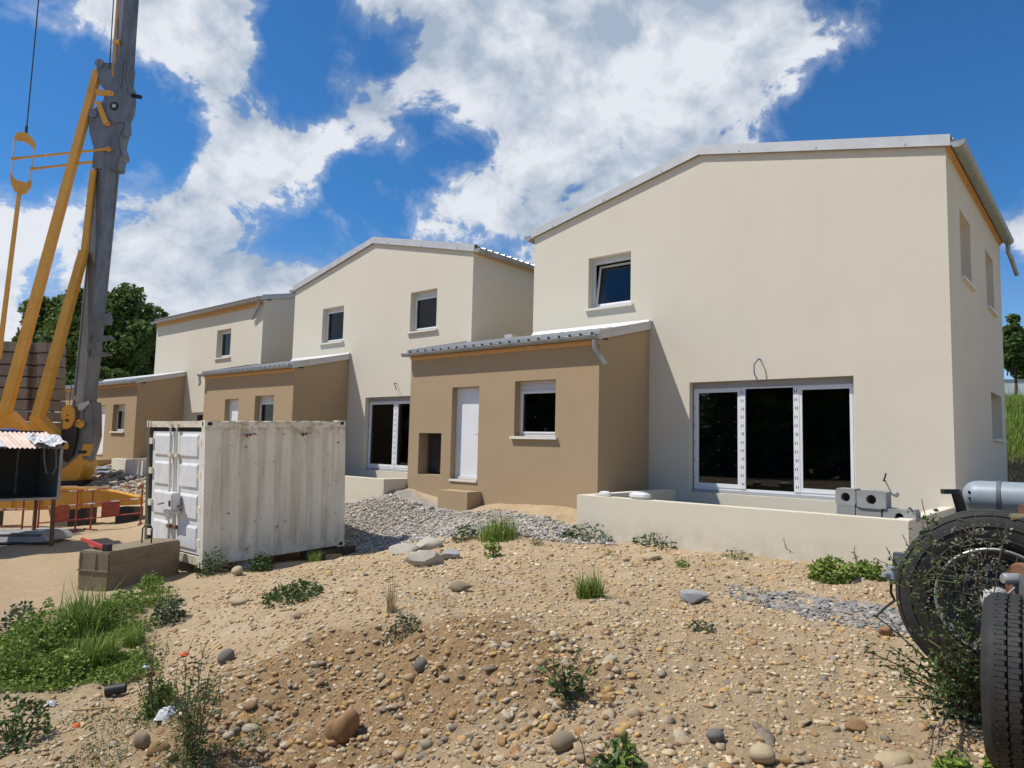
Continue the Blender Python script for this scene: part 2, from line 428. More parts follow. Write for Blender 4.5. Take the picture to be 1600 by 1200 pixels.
M['boulder'] = concrete('brown boulder', (.27, .21, .14), 3, .3)
M['bigstone'] = concrete('orange brown boulder', (.30, .175, .085), 4, .8)
M['palestone'] = concrete('pale ochre stone', (.46, .37, .23), 4, .2)
M['darkstone'] = concrete('dark grey stone', (.17, .155, .14), 4, .2)
# ------------------------------------------------------------------ ground relief
CP = np.array([
 # along the house walls
 (-7.9,11.5,-1.27),(-10,11.5,-1.27),(-12.8,11.5,-1.22),(-7.3,10.2,-1.57),(-4.8,10.2,-1.52),(-2.3,10.2,-1.46),(.6,10.5,-1.3),(-13.3,10.9,-1.27),(-18.4,10.9,-1.42),
 (-5,15,-1.3),(-17,15,-1.3),(-10,13,-1.25),(-1.5,14,-1.1),(-1.6,18,-.9),
 # level ground between the houses and the camera
 (-6.3,7.35,-1.62),(-3.5,7,-1.55),(-1,7,-1.47),(.5,4,-1.38),(-.6,3.3,-1.40),(-4.5,5.3,-1.58),(-6.5,5.7,-1.68),(-8.5,7.5,-1.86),(-8.7,9.3,-1.62),(1.5,6,-1.35),(-2,5,-1.52),
 (-2.1,3.3,-1.58),(-3.1,3.75,-1.51),(-4.9,4.5,-1.51),(-6.1,4.7,-1.72),(-1.3,3.1,-1.50),
 # the face of the mound, towards the camera
 (-3.0,2.45,-2.12),(-4.1,2.8,-2.24),(-2.1,2.3,-1.90),(-3.9,3.85,-1.54),(-4.6,3.6,-1.78),(-2,1.2,-1.9),(0,0,-1.75),(.9,1.5,-1.5),(-3.4,1.4,-2.1),(-5.0,3.0,-2.05),(-5.7,4.1,-1.72),
 # the lower yard on the left
 (-12.2,5.3,-2.46),(-12,7.5,-2.34),(-11.4,9,-2.25),(-12.4,9.9,-2.15),(-11.2,10.0,-1.95),(-12.2,10.45,-1.75),(-14.5,9.8,-2.05),(-10.4,6.2,-2.16),(-9,5.4,-2.02),(-7.7,4.6,-2.02),(-6.9,3.6,-2.2),(-6,2,-2.34),(-9,3.4,-2.42),(-10,2.5,-2.46),(-14,4.6,-2.5),(-15,8,-2.42),
 (-18,6,-2.47),(-22,5,-2.45),(-20,7.6,-2.45),(-24,7.8,-2.62),(-28,8.2,-2.66),(-32,8.4,-2.6),(-25,9.6,-1.9),(-30,10.5,-1.35),(-24,11,-1.38),(-18,9.6,-1.7),(-35,6,-2.2),(-38,11,-1.2),(-20,0,-2.5),(-10,-2,-2.45),(-4,-3,-2.1),(0,-6,-1.9),(8,0,-1.4),(8,10,-1.1),(-30,0,-2.5),
 # the bank behind
 (-1.9,21.5,-.6),(-2.3,24,-.1),(-3,30,1.1),(-3.3,36,2.05),(-3.5,41,2.35),(-3.7,60,2.5),(5,24,-.1),(8,36,2.05),(12,60,2.5),(-15,24,-.7),(-15,36,1.6),(-35,24,-.9),(-40,40,.2),(-60,12,-1.2),(-60,-20,-2.5),(-60,50,0),(40,10,0),(40,60,3.5),(-20,70,2),(40,-30,-1.5),(-10,-40,-2.3)], float)
def tps_fit(P):
    xy = P[:, :2]; n = len(P); d = np.linalg.norm(xy[:, None]-xy[None], axis=2)
    K = np.where(d > 0, d*d*np.log(d+1e-12), 0)+np.eye(n)*.03
    A = np.zeros((n+3, n+3)); A[:n, :n] = K; A[:n, n] = 1; A[:n, n+1:] = xy; A[n, :n] = 1; A[n+1:, :n] = xy.T
    return np.linalg.solve(A, np.concatenate([P[:, 2], np.zeros(3)]))
TW = tps_fit(CP)
def vhash(ix, iy, s):
    h = (ix*374761393+iy*668265263+s*974711) & 0xffffffff
    h = ((h ^ (h >> 13))*1274126177) & 0xffffffff
    return ((h ^ (h >> 16)) & 0xffff)/65535.0
def vn(x, y, s=0):
    ix = np.floor(x).astype(np.int64); iy = np.floor(y).astype(np.int64); fx = x-ix; fy = y-iy
    fx = fx*fx*(3-2*fx); fy = fy*fy*(3-2*fy)
    a = vhash(ix, iy, s); b = vhash(ix+1, iy, s); c = vhash(ix, iy+1, s); d = vhash(ix+1, iy+1, s)
    return (a*(1-fx)+b*fx)*(1-fy)+(c*(1-fx)+d*fx)*fy-.5
def base_h(x, y):
    x = np.asarray(x, float); y = np.asarray(y, float); sh = x.shape; x = x.ravel(); y = y.ravel(); out = np.empty_like(x)
    for i in range(0, len(x), 40000):
        d2 = (x[i:i+40000, None]-CP[None, :, 0])**2+(y[i:i+40000, None]-CP[None, :, 1])**2
        out[i:i+40000] = (.5*d2*np.log(d2+1e-12))@TW[:len(CP)]+TW[-3]+TW[-2]*x[i:i+40000]+TW[-1]*y[i:i+40000]
    return np.clip(out, -2.6, 3.6).reshape(sh)
def sstep(a, b, x): t = np.clip((x-a)/(b-a), 0, 1); return t*t*(3-2*t)
def blob(x, y, cx, cy, rx, ry, ang=0):
    c, s = math.cos(ang), math.sin(ang); dx = x-cx; dy = y-cy
    return np.exp(-(((dx*c+dy*s)/rx)**2+((-dx*s+dy*c)/ry)**2))
def hit_base(px, py):
    """where the line of sight through a pixel meets the ground"""
    px = np.atleast_1d(np.asarray(px, float)); py = np.atleast_1d(np.asarray(py, float))
    d = CF[None]+CR[None]*((px-800)/FPX)[:, None]-CU[None]*((py-600)/FPX)[:, None]
    ts = np.concatenate([np.linspace(1.5, 16, 160), np.linspace(16.3, 60, 90)])
    P = d[:, None, :]*ts[None, :, None]
    g = P[..., 2]-base_h(P[..., 0], P[..., 1])
    k = np.argmax(g < 0, axis=1); k = np.where((g < 0).any(1), np.maximum(k, 1), len(ts)-1)
    i = np.arange(len(px)); g0 = g[i, k-1]; g1 = g[i, k]; t = ts[k-1]+(ts[k]-ts[k-1])*np.clip(g0/(g0-g1+1e-9), 0, 1)
    return d*t[:, None]
def G(px, py):
    p = hit_base(px, py)[0]; return float(p[0]), float(p[1])
# places on the ground, found once
g_heap = G(610, 812); g_heap2 = G(800, 822); g_slate = G(1235, 938); g_slate2 = G(1365, 965); g_face = G(620, 1075); g_face2 = G(420, 1120); g_face3 = G(830, 1040); g_face4 = G(520, 1005)
def zones(x, y):
    n = vn(x*1.7, y*1.7, 5)*.5+vn(x*5, y*5, 6)*.35
    heap = np.clip(blob(x, y, g_heap[0], g_heap[1], 2.6, 1.0, .1)*1.5+blob(x, y, g_heap2[0], g_heap2[1], 2.3, .6, .05)*1.5, 0, 1.2)
    slate = np.clip(blob(x, y, g_slate[0], g_slate[1], .95, .42, -.55)*1.5+blob(x, y, g_slate2[0], g_slate2[1], .7, .3, -.5)*1.2, 0, 1.2)
    grey = sstep(.35, .75, heap+n*.5)
    slate = sstep(.35, .8, slate+n*.6)
    damp = np.clip(blob(x, y, g_face[0], g_face[1], 1.2, .75, .6)*1.2+blob(x, y, g_face2[0], g_face2[1], .9, .8)*.9+blob(x, y, g_face3[0], g_face3[1], .7, .4)*.8+blob(x, y, g_face4[0], g_face4[1], 1.1, .6)*.35, 0, 1.2)
    damp = sstep(.2, .85, damp+n*.7)
    yard = sstep(-2.12, -2.36, base_h(x, y))*sstep(-7, -10.5, x)
    return grey, slate, damp, yard
def relief(x, y, z=None):
    grey, slate, damp, yard = zones(x, y)
    r = np.hypot(x, y); near = np.clip(1.2-r/30, .15, 1)
    a = vn(x*.9, y*.9, 1)*.10+vn(x*2.3, y*2.3, 2)*.065+vn(x*6, y*6, 3)*.042+vn(x*15, y*15, 4)*.024+vn(x*38, y*38, 8)*.010
    rough = (1-.62*yard)*near
    cl = (np.abs(vn(x*5, y*5, 9))*.14+np.abs(vn(x*13, y*13, 10))*.07)*damp
    ruts = yard*(np.sin((y*.9+x*.25)*5+vn(x*.6, y*.6, 12)*5)*.014)
    lump = grey*(blob(x, y, g_heap[0], g_heap[1], 1.8, .9)*.03)+grey*vn(x*9, y*9, 13)*.05
    return a*rough+cl*near+ruts+lump
def H(x, y): return base_h(x, y)+relief(np.asarray(x, float), np.asarray(y, float))
def H1(x, y): return float(H(np.array([x]), np.array([y]))[0])
def gp(px, py):
    x, y = G(px, py); return np.array([x, y, H1(x, y)])

def build_ground():
    fov = np.linspace(-46, 46, 640); rest = np.linspace(46, 314, 90)[1:-1]
    ang = np.radians(np.concatenate([fov, rest]))
    rad = np.concatenate([[.0], np.geomspace(.5, 2.4, 14), np.geomspace(2.45, 26, 400), np.geomspace(27, 900, 60)])
    A, R_ = np.meshgrid(ang, rad); th = YAW-A+math.pi/2
    X = R_*np.cos(th); Y = R_*np.sin(th)
    Z = H(X, Y)
    far = sstep(70, 300, R_); Z = Z*(1-far)+far*np.where(Y > 20, 2.0, -2.4)
    n = len(ang); m = len(rad)
    V = np.stack([X, Y, Z], -1).reshape(-1, 3)
    i = np.arange(m-1)[:, None]; j = np.arange(n)[None]
    F = np.stack([i*n+j, i*n+(j+1) % n, (i+1)*n+(j+1) % n, (i+1)*n+j], -1).reshape(-1, 4)
    grey, slate, damp, yard = zones(V[:, 0], V[:, 1])
    # turf: the bank behind the houses and the strip at the left of the mound
    tx, ty = V[:, 0], V[:, 1]
    turf = sstep(22.5, 25.5, ty+vn(tx*.8, ty*.8, 20)*2)
    turf = np.maximum(turf, np.clip(grass_mask(tx, ty), 0, 1)*.8)
    col = np.stack([np.maximum(grey, slate), damp, turf, yard], -1)
    m_ = Mat('sandy building ground'); at_ = m_.node('ShaderNodeAttribute', attribute_name='tone')
    sp = m_.node('ShaderNodeSeparateColor'); m_.L.new(at_.outputs['Color'], sp.inputs[0])
    a = m_.rng(m_.noise(.55, 7, .62), .3, .7); b = m_.rng(m_.noise(7, 7, .68), .3, .7); c = m_.rng(m_.noise(38, 6, .7), .35, .68)
    base = m_.mix(a, (.50, .355, .198), (.62, .472, .292))
    base = m_.mix(m_.mul(b, .45), base, (.55, .43, .28))
    base = m_.mix(m_.mul(c, .45), base, (.29, .19, .10))
    pale = m_.rng(m_.noise(1.6, 8, .7), .52, .70)
    base = m_.mix(m_.mul(pale, .6), base, (.60, .51, .375))
    cl_ = m_.rng(m_.noise(3.1, 8, .72), .56, .70); base = m_.mix(m_.mul(cl_, .5), base, (.27, .175, .09))
    dampc = m_.mix(c, (.46, .305, .155), (.23, .14, .068))
    yc = m_.mix(b, (.455, .335, .20), (.54, .41, .262)); yc = m_.mix(m_.mul(c, .25), yc, (.26, .18, .105))
    gr = m_.mix(b, (.20, .195, .185), (.44, .43, .41))
    tf = m_.mix(b, (.075, .095, .025), (.14, .15, .05))
    k = m_.mix(at_.outputs['Alpha'], base, yc)
    k = m_.mix(sp.outputs[1], k, dampc); k = m_.mix(m_.mul(sp.outputs[0], .85), k, gr); k = m_.mix(sp.outputs[2], k, tf)
    # fine grit: small pale and dark grains
    vo = m_.node('ShaderNodeTexVoronoi'); m_.L.new(m_.tc, vo.inputs['Vector']); vo.inputs['Scale'].default_value = 46
    vs = m_.node('ShaderNodeSeparateColor'); m_.L.new(vo.outputs['Color'], vs.inputs[0])
    grain = m_.rng(vo.outputs['Distance'], .42, .30); sel = m_.rng(vs.outputs[0], .50, .52)
    gcol = m_.mix(vs.outputs[1], (.26, .17, .09), (.56, .47, .34))
    k = m_.mix(m_.mul(m_.mul(grain, sel), .6), k, gcol)
    m_.color(k).rough(.95); m_.b.inputs['Specular IOR Level'].default_value = .15
    m_.bump(m_.noise(24, 9, .78), 1.0, .04); m_.bump(m_.mul(grain, sel), .45, .01)
    o = np_mesh('ground', V, F, m_.m, smooth=True, color=col); tag(o, kind='structure')
    return o
g_turf = [G(70, 1020), G(140, 985), G(25, 1065), G(215, 945), G(165, 1050)]
def grass_mask(x, y):
    v = 0
    for (cx, cy), (a, b) in zip(g_turf, ((1.0, .55), (1.0, .48), (.8, .42), (.85, .26), (.6, .36))): v = v+blob(x, y, cx, cy, a, b, .3)
    return np.clip(v*1.3-.25+vn(x*2.2, y*2.2, 31)*.7, 0, 1.3)
ground = build_ground()

# ------------------------------------------------------------------ buildings
YA, YF, ZF, ZE = 13.5, 11.54, -.885, 5.22
SL = .223            # slope of the big roofs
def front(Y0): return lambda s, d, z: (s, Y0+d, z)          # a wall that faces the camera side (-Y)
def rightw(X0): return lambda s, d, z: (X0-d, s, z)         # a wall that faces +X
def leftw(X0): return lambda s, d, z: (X0+d, s, z)
def wall(mb, P, prof, z0, holes, t=.30, rev=None):
    """wall in the plane P(s,0,z) with a stepped top line prof [(s,z)...] and rectangular holes (s0,s1,z0,z1); t thick"""
    bs = sorted(set([p[0] for p in prof]+[h[0] for h in holes]+[h[1] for h in holes]))
    top = lambda s: float(np.interp(s, [p[0] for p in prof], [p[1] for p in prof]))
    for sa, sb in zip(bs[:-1], bs[1:]):
        hs = sorted([h for h in holes if h[0] <= sa+1e-6 and h[1] >= sb-1e-6], key=lambda h: h[2]); z = z0
        for d in (0, t):
            z = z0
            for h in hs:
                mb.add([P(sa, d, z), P(sb, d, z), P(sb, d, h[2]), P(sa, d, h[2])], [(0, 1, 2, 3)]); z = h[3]
            mb.add([P(sa, d, z), P(sb, d, z), P(sb, d, top(sb)), P(sa, d, top(sa))], [(0, 1, 2, 3)])
        mb.add([P(sa, 0, top(sa)), P(sb, 0, top(sb)), P(sb, t, top(sb)), P(sa, t, top(sa))], [(0, 1, 2, 3)])
    for a, b, c, d_ in holes:
        for q in (((a, c), (a, d_)), ((b, c), (b, d_)), ((a, c), (b, c)), ((a, d_), (b, d_))):
            (s1, z1), (s2, z2) = q
            mb.add([P(s1, 0, z1), P(s2, 0, z2), P(s2, t, z2), P(s1, t, z1)], [(0, 1, 2, 3)])
    for s in (prof[0][0], prof[-1][0]):
        mb.add([P(s, 0, z0), P(s, t, z0), P(s, t, top(s)), P(s, 0, top(s))], [(0, 1, 2, 3)])

def window(parent, P, s0, s1, z0, z1, dep=.17, fw=.06, sill=True, box=0.0, leaves=1, tilt=False, backing=True):
    """plastic window set back in its opening: frame, panes, sill, roller shutter box"""
    mb = MB(); zt = z1-box; g = .004
    a, b = s0+g, s1-g
    mb.box8(P, a, a+fw, dep, dep+.07, z0+g, zt-g); mb.box8(P, b-fw, b, dep, dep+.07, z0+g, zt-g)
    mb.box8(P, a+fw, b-fw, dep, dep+.07, z0+g, z0+fw); mb.box8(P, a+fw, b-fw, dep, dep+.07, zt-fw, zt-g)
    w = (b-a)/leaves
    for k in range(1, leaves): mb.box8(P, a+w*k-fw*.7, a+w*k+fw*.7, dep+.002, dep+.068, z0+fw, zt-fw)
    win = mb.build('window', M['pvcw'], parent)
    for k in range(leaves):
        pa, pb = a+w*k+(fw if k == 0 else fw*.7), a+w*(k+1)-(fw if k == leaves-1 else fw*.7)
        if tilt:     # sash leaning into the room
            hgt = zt-z0-2*fw; lean = .16
            Q = lambda s, d, z: P(s, dep+.03+d+lean*(z-z0-fw)/hgt, z)
            sb = MB(); f2 = .055
            sb.box8(Q, pa+.01, pa+f2, 0, .05, z0+fw+.01, zt-fw-.01); sb.box8(Q, pb-f2, pb-.01, 0, .05, z0+fw+.01, zt-fw-.01)
            sb.box8(Q, pa+f2, pb-f2, 0, .05, z0+fw+.01, z0+fw+f2); sb.box8(Q, pa+f2, pb-f2, 0, .05, zt-fw-f2, zt-fw-.01)
            sb.build('tilted_sash', M['pvc'], win)
            MB().box8(Q, pa+f2, pb-f2, .02, .03, z0+fw+f2, zt-fw-f2).build('pane', M['glass'], win)
        else:
            f2 = .035; sb = MB(); zb, ztt = z0+fw, zt-fw
            sb.box8(P, pa, pa+f2, dep-.012, dep+.05, zb, ztt); sb.box8(P, pb-f2, pb, dep-.012, dep+.05, zb, ztt)
            sb.box8(P, pa+f2, pb-f2, dep-.012, dep+.05, zb, zb+f2); sb.box8(P, pa+f2, pb-f2, dep-.012, dep+.05, ztt-f2, ztt)
            sb.build('sash', M['pvc'], win)
            MB().box8(P, pa+f2, pb-f2, dep+.015, dep+.027, zb+f2, ztt-f2).build('pane', M['glass'], win)
    if backing: MB().box8(P, s0-.25, s1+.25, dep+.45, dep+.5, z0-.2, z1+.2).build('room_shade', M['dark'], win)  # dark sheet stands in for the unlit room behind the pane
    if box:
        sbx = MB()
        n = max(2, int(box/.045))
        for k in range(n): sbx.box8(P, a, b, dep+.012*(k % 2), dep+.07, zt+box*k/n+.002, zt+box*(k+1)/n-.002)
        sbx.build('shutter_box', M['pvcw'], win)
    if sill:
        MB().add([P(s, d, z) for s in (s0-.07, s1+.07) for d, z in ((-.07, z0-.065), (-.07, z0-.02), (dep-.002, z0+.003), (dep-.002, z0-.065))],
                 [(0, 1, 2, 3), (7, 6, 5, 4), (0, 4, 5, 1), (1, 5, 6, 2), (2, 6, 7, 3), (3, 7, 4, 0)]).build('sill', M['whitesill'], win)
    return win

def ribbed(P0, U, V, L, W, name, parent, pitch=.27, rh=.04):
    """trapezoidal steel sheet: ribs run along V (length W), repeated along U (length L)"""
    P0, U, V = map(lambda q: np.asarray(q, float), (P0, U, V)); Nn = np.cross(U, V); Nn /= np.linalg.norm(Nn)
    if Nn[2] < 0: Nn = -Nn
    prof = [(0, 0)]; k = 0
    while k*pitch+pitch < L+1e-6:
        b = k*pitch
        prof += [(b+pitch*.36, 0), (b+pitch*.43, rh), (b+pitch*.57, rh), (b+pitch*.64, 0)]; k += 1
    prof.append((L, 0)); vs = []; n = len(prof)
    for w in (0, W):
        for u, h in prof: vs.append(P0+U*u+V*w+Nn*h)
    mb = MB(); mb.add(vs, [(i, i+1, n+i+1, n+i) for i in range(n-1)])
    o = mb.build(name, M['steelroof'], parent)
    # black faces paint the shade inside the open rib ends, just behind the edge
    cl = MB()
    for i in range(1, n-2, 4):
        q = [vs[i+j]-Nn*.001+V*.03 for j in range(4)]; cl.add(q, [(0, 1, 2, 3)])
    cl.build('rib_end_shade', M['black'], o)['kind'] = 'stuff'
    return o
def gutter(mb, p, q, out, r=.075):
    """half-round gutter from p to q, bowl hanging below the line"""
    p = np.asarray(p, float); q = np.asarray(q, float); out = np.asarray(out, float); d = (q-p)/np.linalg.norm(q-p); n = 9; vs = []
    for c in (p, q):
        for rr in (r, r-.008):
            for k in range(n+1):
                a = math.pi*k/n; vs.append(c+out*math.cos(a)*rr+np.array([0, 0, -1.])*math.sin(a)*rr)
    m = n+1; fs = []
    for k in range(n):
        fs += [(k, k+1, 2*m+k+1, 2*m+k), (m+k, 3*m+k, 3*m+k+1, m+k+1), (k, m+k, m+k+1, k+1), (2*m+k, 2*m+k+1, 3*m+k+1, 3*m+k)]
    fs += [(0, 2*m, 3*m, m), (n, m+n, 3*m+n, 2*m+n)]
    mb.add(vs, fs)
    for c in (p, q):       # stop ends
        mb.add([c+d*(0.002 if c is p else -.002)+out*math.cos(math.pi*k/n)*r*.97-np.array([0, 0, 1.])*math.sin(math.pi*k/n)*r*.97 for k in range(n+1)], [tuple(range(n+1))])
    L = np.linalg.norm(q-p); k = max(2, int(L/.6))
    for i in range(k+1):
        c = p+d*(L*i/k*.98+.02); mb.bar(c+out*(r+.004)+np.array([0, 0, .006]), c-out*(r+.03)+np.array([0, 0, .02]), .025, .005)
        mb.bar(c+out*(r+.004)+np.array([0, 0, .006]), c+out*(r*.72)-np.array([0, 0, r*.72]), .025, .006)

def french(parent, P, s0, s1, z0, z1, dep=.15, marks=True, n=3):
    """three-panel french window with protective film on its mullions"""
    fw = .055; g = .004; a, b = s0+.03, s1-g; zt = z1-.13; zb = z0+.06
    top = MB(); top.box8(P, s0+g, b, dep+.01, dep+.09, zt+.002, z1-g)
    mb = MB(); w = (b-a)/n
    mb.box8(P, a, a+fw, dep, dep+.08, zb, zt); mb.box8(P, b-fw, b, dep, dep+.08, zb, zt)
    mb.box8(P, a+fw, b-fw, dep, dep+.08, zt-.03, zt); mb.box8(P, a+fw, b-fw, dep, dep+.08, zb, zb+.05)
    win = mb.build('french_window', M['pvc'], parent)
    top.build('shutter_box', M['pvcgrey'], win)
    MB().box8(P, s0+g, b, dep-.03, dep+.1, z0+g, zb-.002).build('threshold', M['pvcgrey'], win)
    for k in range(1, n): MB().box8(P, a+w*k-.055, a+w*k+.055, dep-.016, dep+.078, zb+.052, zt-.032).build('mullion', M['pvc'], win)
    for k in ((0, 2) if n == 3 else (0, 1)):
        pa = a+fw if k == 0 else a+w*k+.055; pb = a+w-.055 if k == 0 else b-fw
        sb = MB(); f2 = .05
        sb.box8(P, pa, pa+f2, dep-.01, dep+.05, zb+.05, zt-.03); sb.box8(P, pb-f2, pb, dep-.01, dep+.05, zb+.05, zt-.03)
        sb.box8(P, pa+f2, pb-f2, dep-.01, dep+.05, zb+.05, zb+.13); sb.box8(P, pa+f2, pb-f2, dep-.01, dep+.05, zt-.085, zt-.03)
        sb.build('sash', M['pvc'], win)
        MB().box8(P, pa+f2, pb-f2, dep+.012, dep+.026, zb+.13, zt-.085).build('pane', M['glass'], win)
    if n == 3: MB().box8(P, a+w+.055, a+2*w-.055, dep+.012, dep+.026, zb+.05, zt-.03).build('pane', M['glass'], win)
    if marks:
        mk = MB()
        for k in range(1, n):
            z = zb+.12; i = 0
            while z < zt-.12:
                for o_ in ((-.028, .012) if i % 3 else (-.01, .022)): mk.box8(P, a+w*k+o_-.0055, a+w*k+o_+.0055, dep-.019, dep-.015, z, z+.045+.02*rnd.random())
                z += .165; i += 1
        z = zb+.2
        while z < zt-.2:
            mk.box8(P, a+.012, a+.022, dep-.003, dep+.001, z, z+.06); z += .36
        mk.build('film_mark', M['mark'], win)['kind'] = 'stuff'
    bo = MB().box8(P, s0-.3, s1+.3, dep+.5, dep+.55, z0-.2, z1+.2).build('room_shade', M['dark'], win)  # dark sheet in place of the room's own darkness
    return win, (a, w, zb, zt, dep)

def big_house(name, X0, X1, Yb, label, side_windows, up, fr, fr_label=None):
    """two-storey block, gable to the front: walls, roof, windows"""
    xc = (X0+X1)/2; ridge = ZE+SL*(xc-X0); zb = -2.2
    h = thing(name, (xc, YA, -1.5), label, 'house', 'cream rendered houses in a row')
    P = front(YA); holes = [(a, b, c, d) for a, b, c, d in up]+[fr]
    mb = MB(); wall(mb, P, [(X0, ZE), (xc, ridge), (X1, ZE)], zb, holes)
    fw = mb.build('facade_wall', M['cream'], h)
    mb = MB(); mb2 = rightw(X1); wall(mb, mb2, [(YA+.3, ZE), (Yb, ZE)], zb, side_windows); mb.build('side_wall', M['cream'], h)
    mb = MB(); wall(mb, leftw(X0), [(YA+.3, ZE), (Yb, ZE)], zb, []); mb.build('side_wall', M['cream'], h)
    mb = MB(); wall(mb, lambda s, d, z: (s, Yb-d, z), [(X0+.3, ZE+.06), (xc, ridge), (X1-.3, ZE+.06)], zb, []); mb.build('rear_wall', M['cream'], h)
    mb = MB(); mb.box(X0+.3, X1-.3, YA+.3, Yb-.3, ZF-.25, ZF-.02); mb.box(X0+.3, X1-.3, YA+.3, Yb-.3, 1.75, 1.95); mb.build('floor', M['interior'], h)
    # roof: two slabs, ribbed sheet, verge flashing, fascia, gutters
    n = math.hypot(1, SL); eo = .07
    rf = MB()
    for sgn, xe in ((1, X0), (-1, X1)):
        pe = (xe-sgn*eo, ZE-SL*eo)
        rf.prism([(pe[0], YA+.02, pe[1]+.03), (xc-sgn*.0, YA+.02, ridge+.03), (xc, YA+.02, ridge+.13), (pe[0], YA+.02, pe[1]+.13)], (0, Yb-YA+.1, 0))
    roof = rf.build('roof', M['fascia'], h)
    for sgn, xe in ((1, X0), (-1, X1)):
        pe = np.array((xe-sgn*(eo+.03), YA-.02, ZE-SL*(eo+.03)+.135)); V = np.array((sgn*1, 0, SL))/n
        ribbed(pe, (0, 1, 0), V, Yb-YA+.12, (abs(xc-xe)+eo+.03)*n, 'roof_sheet', roof)
    for sgn, xe in ((1, X0), (-1, X1)):
        fl = MB(); xo = xe-sgn*(eo+.01); zo = ZE-SL*(eo+.01)
        for y0, y1 in ((YA-.065, YA-.05),):
            fl.prism([(xo, y0, zo+.0), (xc, y0, ridge+.0), (xc, y0, ridge+.19), (xo, y0, zo+.19)], (0, y1-y0, 0))
        fl.prism([(xo, YA-.05, zo+.178), (xc, YA-.05, ridge+.178), (xc, YA-.05, ridge+.19), (xo, YA-.05, zo+.19)], (0, .22, 0))
        fl.prism([(xo, YA-.075, zo-.01), (xc, YA-.075, ridge-.01), (xc, YA-.075, ridge+.012), (xo, YA-.075, zo+.012)], (0, .03, 0))
        k = 0
        while .6+k*1.5 < abs(xc-xe):
            q = xe+sgn*(.6+k*1.5); z = ZE+SL*(.6+k*1.5)+.04; fl.obox((q, YA-.07, z), (1, 0, 0), (0, 1, 0), (0, 0, 1), .03, .02, .03); k += 1
        fl.build('verge_flashing', M['flash'], roof)
    for sgn, xe in ((1, X0), (-1, X1)):
        fa = MB(); fa.box8(lambda a, b, c: (xe-sgn*a, b, c), .003, .03, YA+.0, Yb, ZE-.075, ZE-.0); fa.box8(lambda a, b, c: (xe-sgn*a, b, c), .03, eo, YA+.0, Yb, ZE-.03, ZE-.01)
        fa.build('fascia', M['fascia'], roof)
    for sgn, xe in ((1, X0), (-1, X1)):
        gt = MB(); gutter(gt, (xe-sgn*(eo+.115), YA-.07, ZE+.03), (xe-sgn*(eo+.115), Yb+.05, ZE+.03), (-sgn, 0, 0), .11)
        gt.build('gutter', M['zinc'], roof)
    return h, P

house_a, PA = big_house('gabled_house', -11.0, -2.04, 20.62, 'nearest cream two-storey gabled house, with one upper front window tilted open',
    [(14.74, 15.95, 3.23, 4.48), (18.02, 19.25, 3.23, 4.48), (18.15, 19.95, .38, 1.37)], [(-9.34, -8.19, 3.22, 4.42)], (-6.75, -3.56, ZF, 1.37))
window(house_a, PA, -9.34, -8.19, 3.22, 4.42, box=.07, tilt=True)
frA, (fa_a, fa_w, fa_zb, fa_zt, fa_d) = french(house_a, PA, -6.75, -3.56, ZF, 1.37)
fx = MB()
for i in range(7):
    for j in range(3):
        if rnd.random() < .9:
            c = (fa_a+.14+j*.36, YA+fa_d+.092, fa_zb+.22+i*.29); fx.obox(c, (1, 0, 0), (0, 1, 0), (0, 0, 1), .036, .012, .036)
fx.build('board_fixing', M['fixing'], frA)['kind'] = 'stuff'
MB().box8(PA, fa_a+.02, fa_a+fa_w-.02, fa_d+.10, fa_d+.13, fa_zb+.02, fa_zt-.02).build('insulation_board', M['dark'], frA)
for q in ((14.74, 15.95, 3.23, 4.48), (18.02, 19.25, 3.23, 4.48), (18.15, 19.95, .38, 1.37)):
    window(house_a, rightw(-2.04), *q, dep=.20)
cb = MB(); p = onY(1189, 563, YA); cb.tube([p+(0, .03, 0), p+(-.01, -.10, .02), p+(-.06, -.2, -.10), p+(-.04, -.24, -.28), p+(.04, -.22, -.46)], .014, 6); cb.build('cable', M['blueconduit'], house_a)
cb = MB(); p = onY(1383, 751, YA); cb.tube([p+(0, .03, 0), p+(0, -.1, .0), p+(.03, -.14, .06), p+(.05, -.15, .13)], .013, 6); cb.build('cable', M['mark'], house_a)
dp = MB(); e = np.array((-2.04+.18, 20.55, ZE-.06)); dp.tube([e, e+(0, 0, -.22), e+(.04, .1, -.34), e+(.12, .42, -.72)], .05, 10); dp.build('downpipe', M['zinc'], house_a)

house_b, PB = big_house('gabled_house', -21.85, -13.14, 20.62, 'middle cream gabled house with two small upper front windows, between its neighbours',
    [], [(-20.12, -18.94, 3.22, 4.38), (-15.67, -14.54, 3.22, 4.38)], (-17.62, -15.05, ZF, 1.33))
window(house_b, PB, -20.12, -18.94, 3.22, 4.38, box=.06); window(house_b, PB, -15.67, -14.54, 3.22, 4.38, box=.12)
french(house_b, PB, -17.62, -15.05, ZF, 1.33, n=2)
cb = MB(); p = onY(620, 600, YA); cb.tube([p+(0, .03, 0), p+(.02, -.12, .02), p+(.10, -.14, -.08), p+(.14, -.12, -.2)], .012, 6); cb.build('cable', M['mark'], house_b)

